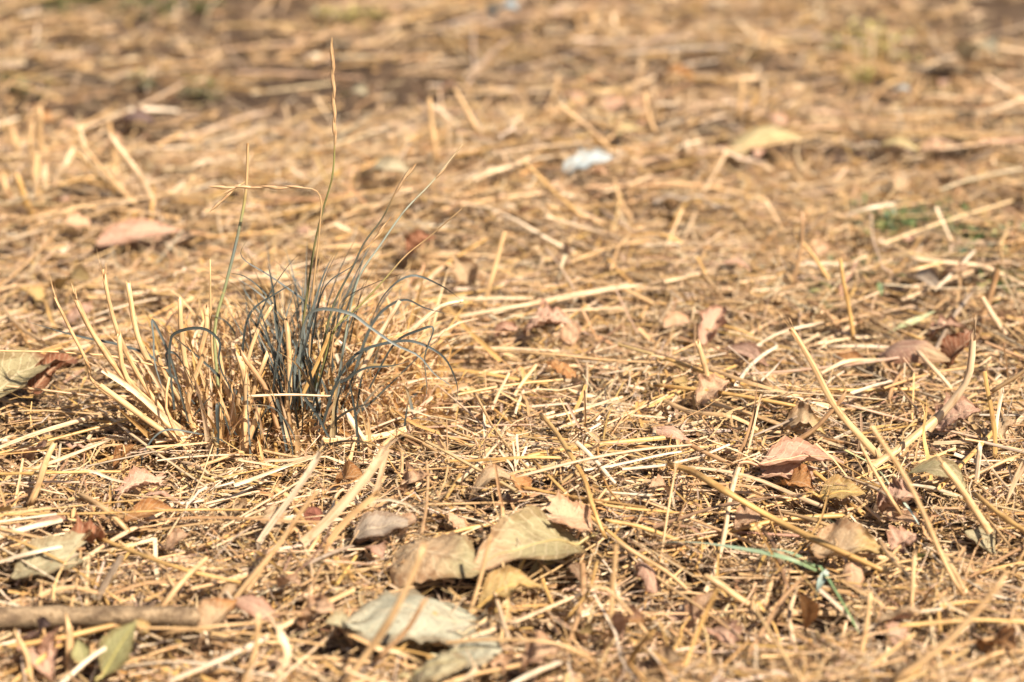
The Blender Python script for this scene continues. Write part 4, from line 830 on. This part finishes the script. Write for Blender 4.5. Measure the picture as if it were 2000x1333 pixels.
def bark_chip(label, px, py, rx, ry, rz, material):
    c = P(px, py, ry * .75); g = Geo(); nu, nv = 14, 16
    th = np.linspace(0, math.pi, nu); ph = np.linspace(0, 2 * math.pi, nv, endpoint=False); T_, F_ = np.meshgrid(th, ph, indexing='ij')
    e = lambda a, p_: np.sign(a) * np.abs(a) ** p_
    X = e(np.sin(T_), .7) * e(np.cos(F_), .6) * rx; Y = e(np.sin(T_), .7) * e(np.sin(F_), .6) * rz; Z = e(np.cos(T_), .75) * ry
    k = 1 + .06 * np.sin(5 * F_ + 2 * Z / ry) + .05 * np.sin(9 * F_ - 3 * T_); X, Y = X * k + .15 * Z, Y * k
    V = np.stack([X, Y, Z], -1) * MM; a = R(20); V = np.stack([V[..., 0] * math.cos(a) - V[..., 2] * math.sin(a) * .5, V[..., 1], V[..., 2]], -1)
    ii = np.arange(nu - 1)[:, None] * nv; jj = np.arange(nv)[None]; j1 = (jj + 1) % nv
    F = np.stack([ii + jj, ii + nv + jj, ii + nv + j1, ii + j1], -1).reshape(-1, 4); U = np.stack([Z * MM, F_ / 6.28, np.zeros_like(Z)], -1)
    g.add(V.reshape(-1, 3) + c, F, (.3, .12, .07), U.reshape(-1, 3)); o = g.build('bark_chip', material, origin=c); tag(o, label, 'bark'); return o
bark_chip('reddish brown bark chip standing in front of the tuft', 612, 1022, 3.3, 5.0, 2.0, M['redbark'])
LANDMARKS.append((P(612, 1022, 4), 'red bark chip'))
def green_blade(label, pts, wmm, c0, c1, name='grass_strand'):
    path = np.array([PL(*p) for p in pts]); n = 24; pt = spline(path, n); t = np.linspace(0, 1, n)
    wd = wmm * .5 * MM * np.minimum(1, 1.6 * (1 - t) + .1) * np.minimum(1, .5 + 2 * t); c = np.asarray(c0)[None] * (1 - t[:, None]) + np.asarray(c1)[None] * t[:, None]
    g = Geo(); strip(g, pt[None], wd[None], VEE, False, c[None], np.array([[0., -.3, 1.]]), (.8 * np.sin(t * 3 + rng.uniform(0, 3)))[None])
    o = g.build(name, M['blade'], origin=path[0]); tag(o, label, 'grass blade'); return o
GP, GD = (.42, .48, .42), (.16, .24, .10)
green_blade('pale grey green blade lying level over bare soil', [(1602, 1118, 6), (1540, 1092, 9), (1440, 1072, 10), (1340, 1060, 10), (1240, 1064, 8), (1186, 1072, 6)], 1.5, GD, GP)
green_blade('second grey green blade close beside the pale one', [(1600, 1110, 5), (1540, 1080, 8), (1470, 1072, 8), (1400, 1066, 7)], 1.3, GD, GP)
green_blade('dark green blade bending down to the right front', [(1600, 1105, 6), (1630, 1155, 9), (1660, 1205, 8), (1682, 1245, 4)], 2.0, (.2, .3, .16), GD)
green_blade('short bluish blade dropping beside the orange tan leaf', [(1615, 1115, 8), (1602, 1145, 8), (1590, 1182, 4)], 2.4, GP, (.2, .3, .25))
green_blade('twisted green blade with a pale base crossing the ochre leaf', [(1650, 880, 8), (1700, 908, 9), (1745, 960, 9), (1775, 995, 8), (1795, 1025, 6)], 2.2, (.4, .42, .2), (.45, .55, .48))
green_blade('thin curved blue green blade above the orange tan leaf', [(1585, 1010, 6), (1630, 1022, 9), (1648, 1036, 8), (1640, 1060, 5)], 1.1, GD, GP)
green_blade('short white green blade hook near the thin curved blade', [(1600, 1045, 5), (1615, 1030, 8), (1640, 1028, 7)], 1.8, GP, (.55, .62, .55))
green_blade('small green blade at the foot of the cracked pink leaf', [(1790, 1090, 4), (1808, 1082, 8), (1822, 1078, 9)], 2.4, (.3, .36, .12), (.25, .3, .1))
green_blade('pale green straw like blade far right', [(1735, 652, 5), (1780, 630, 8), (1826, 608, 8)], 2.4, (.42, .42, .22), (.40, .46, .28))
def ground_cover(label, spots, cols, leafy=True):
    g = Geo()
    for px, py, rx, ry, n in spots:
        q = [P(px + rx * rng.normal(0, .45), py + ry * rng.normal(0, .45), 0) for _ in range(n)]; q = np.array(q); 
        yaw = rng.uniform(0, 6.28, n); el = rng.uniform(.1, 1.2, n); L = rng.uniform(3, 10, n) * MM; t = np.linspace(0, 1, 4)
        d = np.stack([np.cos(yaw) * np.cos(el), np.sin(yaw) * np.cos(el), np.sin(el)], -1); q[:, 2] += rng.uniform(1, 6, n) * MM
        Pt = q[:, None] + d[:, None] * (t[None, :, None] * L[:, None, None]); Pt[..., 2] -= (t ** 2)[None] * L[:, None] * .4
        w_ = rng.uniform(.5, 1.5, n)[:, None] * MM * np.array((.3, 1, .85, .1))[None]; c = np.array(cols)[rng.integers(0, len(cols), n)] * rng.normal(1, .15, (n, 1))
        strip(g, Pt, w_, VEE, False, np.clip(c, .01, 1))
    o = g.build('ground_cover', M['blade']); tag(o, label, 'ground cover', kind='stuff')
ground_cover('low green ground cover sprouting between far straws', [(1800, 455, 120, 34, 420), (1900, 485, 70, 30, 160), (1700, 555, 70, 30, 60), (1960, 560, 60, 60, 90), (1580, 600, 60, 40, 25)], [(.12, .17, .06), (.16, .20, .08), (.09, .14, .08), (.25, .26, .10)])
ground_cover('yellowish green sprouts in the far straw field', [(1690, 100, 90, 45, 170), (700, 45, 90, 16, 120), (1690, 150, 60, 30, 60)], [(.42, .36, .12), (.34, .32, .10), (.48, .40, .18)])
ground_cover('dark green weeds at the far shaded edge behind the tuft', [(115, 5, 60, 22, 300), (300, 25, 120, 22, 160), (190, 0, 60, 18, 120)], [(.10, .13, .04), (.15, .17, .05), (.12, .10, .06)])
ground_cover('faint green sprouts in the shaded soil behind the tuft', [(40, 185, 60, 18, 60), (290, 172, 30, 12, 30), (400, 190, 50, 22, 40)], [(.14, .16, .06), (.2, .2, .1)])

# ------------------------------------------------------------------ more straws and leaf scraps, named by what they lie beside
LM = np.array([p for p, _ in LANDMARKS]); LT = [s for _, s in LANDMARKS]
USED = set()
def single_out(q, what, verb, adjs):
    """a label that no other thing has yet: by what it lies beside, then by its build, then by what it lies between"""
    o_ = np.argsort(((LM - q)[:, :2] ** 2).sum(1)); n1, n2, n3 = LT[o_[0]], LT[o_[1]], LT[o_[2]]
    c = [f'{what} {verb} beside the {n1}'] + [f'{a} {what} {verb} beside the {n1}' for a in adjs] + [f'{what} {verb} between the {n1} and the {n2}'] + [f'{a} {what} {verb} between the {n1} and the {n2}' for a in adjs] + [f'{what} {verb} between the {n1} and the {n3}']
    for t in c:
        if t not in USED and len(t.split()) <= 16: USED.add(t); return t, None
    return c[0], c[0].replace('the ', '') + ' group'
tone_names = dict(golden='golden', straw='straw coloured', bleached='bleached', white='white', tan='tan', brown='brown', grey='grey')
nrand = 300 - len(STRAWS)
for i in range(nrand):
    while True:
        px, py = rng.uniform(-20, 2020), 1333 * rng.uniform(0, 1) ** .85
        if not (330 < px < 860 and 560 < py < 900): break
    cn = rng.choice(['golden', 'straw', 'bleached', 'white', 'tan', 'brown', 'grey'], p=[.2, .36, .22, .07, .09, .03, .03])
    stand = rng.uniform() < .06; L = rng.uniform(18, 62) * MM if not stand else rng.uniform(12, 32) * MM
    yaw = rng.uniform(0, 6.28); d = np.array((math.cos(yaw), math.sin(yaw), 0)); a = P(px, py, rng.uniform(6, 10))
    if stand:
        el = rng.uniform(.5, 1.3); b = a + (d * math.cos(el) + np.array((0, 0, math.sin(el)))) * L; a[2] -= .004
    else:
        b = a + d * L; b[2] = H(b[0], b[1]) + rng.uniform(5, 11) * MM
    m = (a + b) / 2 + np.cross(d, (0, 0, 1)) * L * rng.normal(0, .03); m[2] += abs(rng.normal(0, .0008)) + (0.001 if not stand else 0)
    kind = rng.choice(['tube', 'half', 'ribbon'], p=[.42, .38, .20]); wmm = rng.uniform(1.0, 2.5)
    verb = 'sticking up' if stand else ('lying' if L < .04 else 'stretched out')
    form = {'tube': 'hollow straw', 'half': 'split straw', 'ribbon': 'flat straw blade'}[kind]
    lab, grp = single_out(m, f'{tone_names[cn]} {form}', verb, ['thin' if wmm < 1.5 else 'thick' if wmm > 2.1 else 'medium', 'short' if L < .028 else 'long' if L > .048 else 'middling'])
    straw(lab, [(a,), (m,), (b,)], wmm, cn, kind, (rng.uniform(.3, .7),) if kind == 'tube' and rng.uniform() < .5 else None, rng.uniform() < .25, rng.normal(0, .6), group='straws strewn over the litter')
for i in range(64):
    while True:
        px, py = rng.uniform(0, 2000), 1333 * rng.uniform(0, 1) ** .8
        if not (300 < px < 870 and 540 < py < 920): break
    cn = rng.choice(['pink', 'peach', 'tan', 'rose', 'brown', 'orange', 'ochre', 'cream', 'rust', 'grey'], p=[.24, .25, .16, .08, .04, .05, .07, .06, .02, .03])
    L = rng.uniform(5, 13) * MM; yaw = rng.uniform(0, 6.28); a = P(px, py, rng.uniform(6, 9)); b = a + np.array((math.cos(yaw) * L, math.sin(yaw) * L, rng.uniform(0, 5) * MM))
    sh = rng.choice(['scrap', 'lobed', 'ovate', 'lance'], p=[.35, .3, .2, .15]); fm = {'scrap': 'torn leaf scrap', 'lobed': 'crumpled small leaf', 'ovate': 'small oval leaf', 'lance': 'small narrow leaf'}[sh]
    lab, grp = single_out(a, f'{cn} {fm}', 'lying', ['tiny' if L < .009 else 'larger'])
    leaf(lab, (a,), (b,), rng.uniform(4, 9), cn, sh, rng.normal(0, 22), rng.uniform(.05, .25), rng.normal(.2, .8), .1, rng.uniform(.04, .14), .07, group='leaf scraps strewn over the straw', seed=1000 + i, name='leaf_scrap')

# ------------------------------------------------------------------ the litter itself
# straw too many to count: split ribbons and broken hollow stems
g = Geo()
for zone, nr, nt_ in (('near', 46000, 9000), ('far', 34000, 7500), ('wide', 14000, 4000)):
    big = 1.0 if zone == 'near' else 1.1
    Pt, L, n = lay(nr, zone, 4, (6 * MM, 42 * MM * big), (.5 * MM, 7.5 * MM), .12, .07, .02)
    wd = (.14 + .56 * rng.uniform(0, 1, n) ** 2.2) * MM * big
    up0 = norm(np.stack([rng.normal(0, .5, n), rng.normal(0, .5, n), np.ones(n)], -1))
    tw = rng.normal(0, .25, (n, 1)) + rng.normal(0, .6, (n, 1)) * np.linspace(-1, 1, 4)[None]
    strip(g, Pt, taper(n, 4, wd, .5, .2), VEE, False, tints(n), up0, tw)
    Pt, L, n = lay(nt_, zone, 4, (10 * MM, 72 * MM * big), (2.0 * MM, 8.5 * MM), .06, .03, 0., .75)
    wd = (.26 + .5 * rng.uniform(0, 1, n) ** 1.8) * MM * (1 if zone == 'near' else 1.15)
    strip(g, Pt, taper(n, 4, wd, .8, .75), RING(5, .8), True, tints(n, (.18, .36, .26, .07, .09, .01, .02, .01)))
for zone, nn in (('near', 3600), ('far', 3000)):
    Pt, L, n = lay(nn, zone, 6, (9 * MM, 40 * MM), (2.5 * MM, 8.5 * MM), .14, .10, .04)
    up0 = norm(np.stack([rng.normal(0, .5, n), rng.normal(0, .5, n), np.ones(n)], -1))
    tw = rng.normal(0, .4, (n, 1)) + rng.normal(0, .9, (n, 1)) * np.linspace(-1, 1, 6)[None]
    strip(g, Pt, taper(n, 6, rng.uniform(.4, 1.05, n) * MM, .5, .15), VEE, False, tints(n, (.14, .32, .32, .12, .07, .01, .02, .02)), up0, tw)
for zone, nn in (('near', 2600), ('far', 5200)):           # tips that stick up out of the mat
    Pt, L, n = lay(nn, zone, 4, (9 * MM, 30 * MM), (0, 3 * MM), .62, .06, .02)
    strip(g, Pt, taper(n, 4, rng.uniform(.22, .7, n) * MM, .6, .3), VEE, False, tints(n, (.16, .36, .3, .08, .07, .01, .01, .01)), norm(np.stack([rng.normal(0, .5, n), -np.ones(n), rng.normal(.3, .3, n)], -1)))
o = g.build('straw_litter', M['litter'])
tag(o, 'thick mat of small broken straw pieces covering the dry soil', 'straw', kind='stuff')
# fine curly threads
g = Geo()
for zone, nn in (('near', 62000), ('far', 20000)):
    Pt, L, n = lay(nn, zone, 5, (4 * MM, 24 * MM), (.5 * MM, 7.5 * MM), .25, .12, .10)
    strip(g, Pt, taper(n, 5, rng.uniform(.09, .26, n) * MM * (1 if zone == 'near' else 1.5), .4, .25), FLAT * np.array([1, 1]), False,
          tints(n, (.1, .28, .24, .10, .14, .08, .06, .0)), norm(rng.normal(0, 1, (n, 3)) + np.array((0, -.3, 1.2))))
o = g.build('grass_thatch', M['litter'])
tag(o, 'fine curly shreds of dead grass matted between the straw', 'dead grass', kind='stuff')
# chaff flakes
g = Geo()
for zone, nn in (('near', 36000), ('far', 16000)):
    Pt, L, n = lay(nn, zone, 3, (1.2 * MM, 6 * MM), (0, 5 * MM), .3, .1)
    wd = rng.uniform(.25, 1.0, n) * MM * (1 if zone == 'near' else 1.4)
    wm = np.stack([wd * rng.uniform(.2, .8, n), wd, wd * rng.uniform(.1, .7, n)], 1)
    strip(g, Pt, wm, VEE, False, tints(n, (.1, .26, .22, .05, .16, .09, .06, .07)), norm(rng.normal(0, .6, (n, 3)) + np.array((0, 0, 1.))))
o = g.build('chaff', M['litter'])
tag(o, 'tiny flakes of chaff and broken leaf sifted among the straw', 'chaff', kind='stuff')
# soil crumbs
def crumb_geo(n, zone, r0, r1, z):
    x, y = scatter(n, zone); n = len(x); r = (r0 + (r1 - r0) * rng.uniform(0, 1, n) ** 3)
    th = np.linspace(0, 2 * math.pi, 6, endpoint=False)
    lv = [(-.9, .35), (-.35, .95), (.35, .9), (.9, .3)]
    V = np.zeros((n, 4, 6, 3))
    for i, (h, q) in enumerate(lv):
        V[:, i, :, 0] = q * np.cos(th); V[:, i, :, 1] = q * np.sin(th); V[:, i, :, 2] = h * .75
    V *= rng.uniform(.7, 1.25, (n, 4, 6, 1)); V *= r[:, None, None, None]
    V += np.stack([x, y, H(x, y) + r * .3 + z * rng.uniform(0, 1, n)], -1)[:, None, None, :]
    s0 = np.arange(3)[:, None] * 6; k0 = np.arange(6)[None]; k1 = (k0 + 1) % 6
    F = np.stack([s0 + k0, s0 + k1, s0 + 6 + k1, s0 + 6 + k0], -1).reshape(-1, 4)
    F = np.concatenate([F, [[18, 19, 20, 21], [18, 21, 22, 23]]]); F = (np.arange(n)[:, None, None] * 24 + F[None]).reshape(-1, 4)
    return V.reshape(-1, 3), F
g = Geo()
for a in ((3500, 'near', .5 * MM, 3.2 * MM, .8 * MM), (2000, 'far', .7 * MM, 4 * MM, .8 * MM)):
    V, F = crumb_geo(*a); g.add(V, F, (.3, .2, .13), V)
o = g.build('soil_crumbs', M['crumb']); tag(o, 'small crumbs of dry brown soil between the straw', 'soil', kind='stuff')
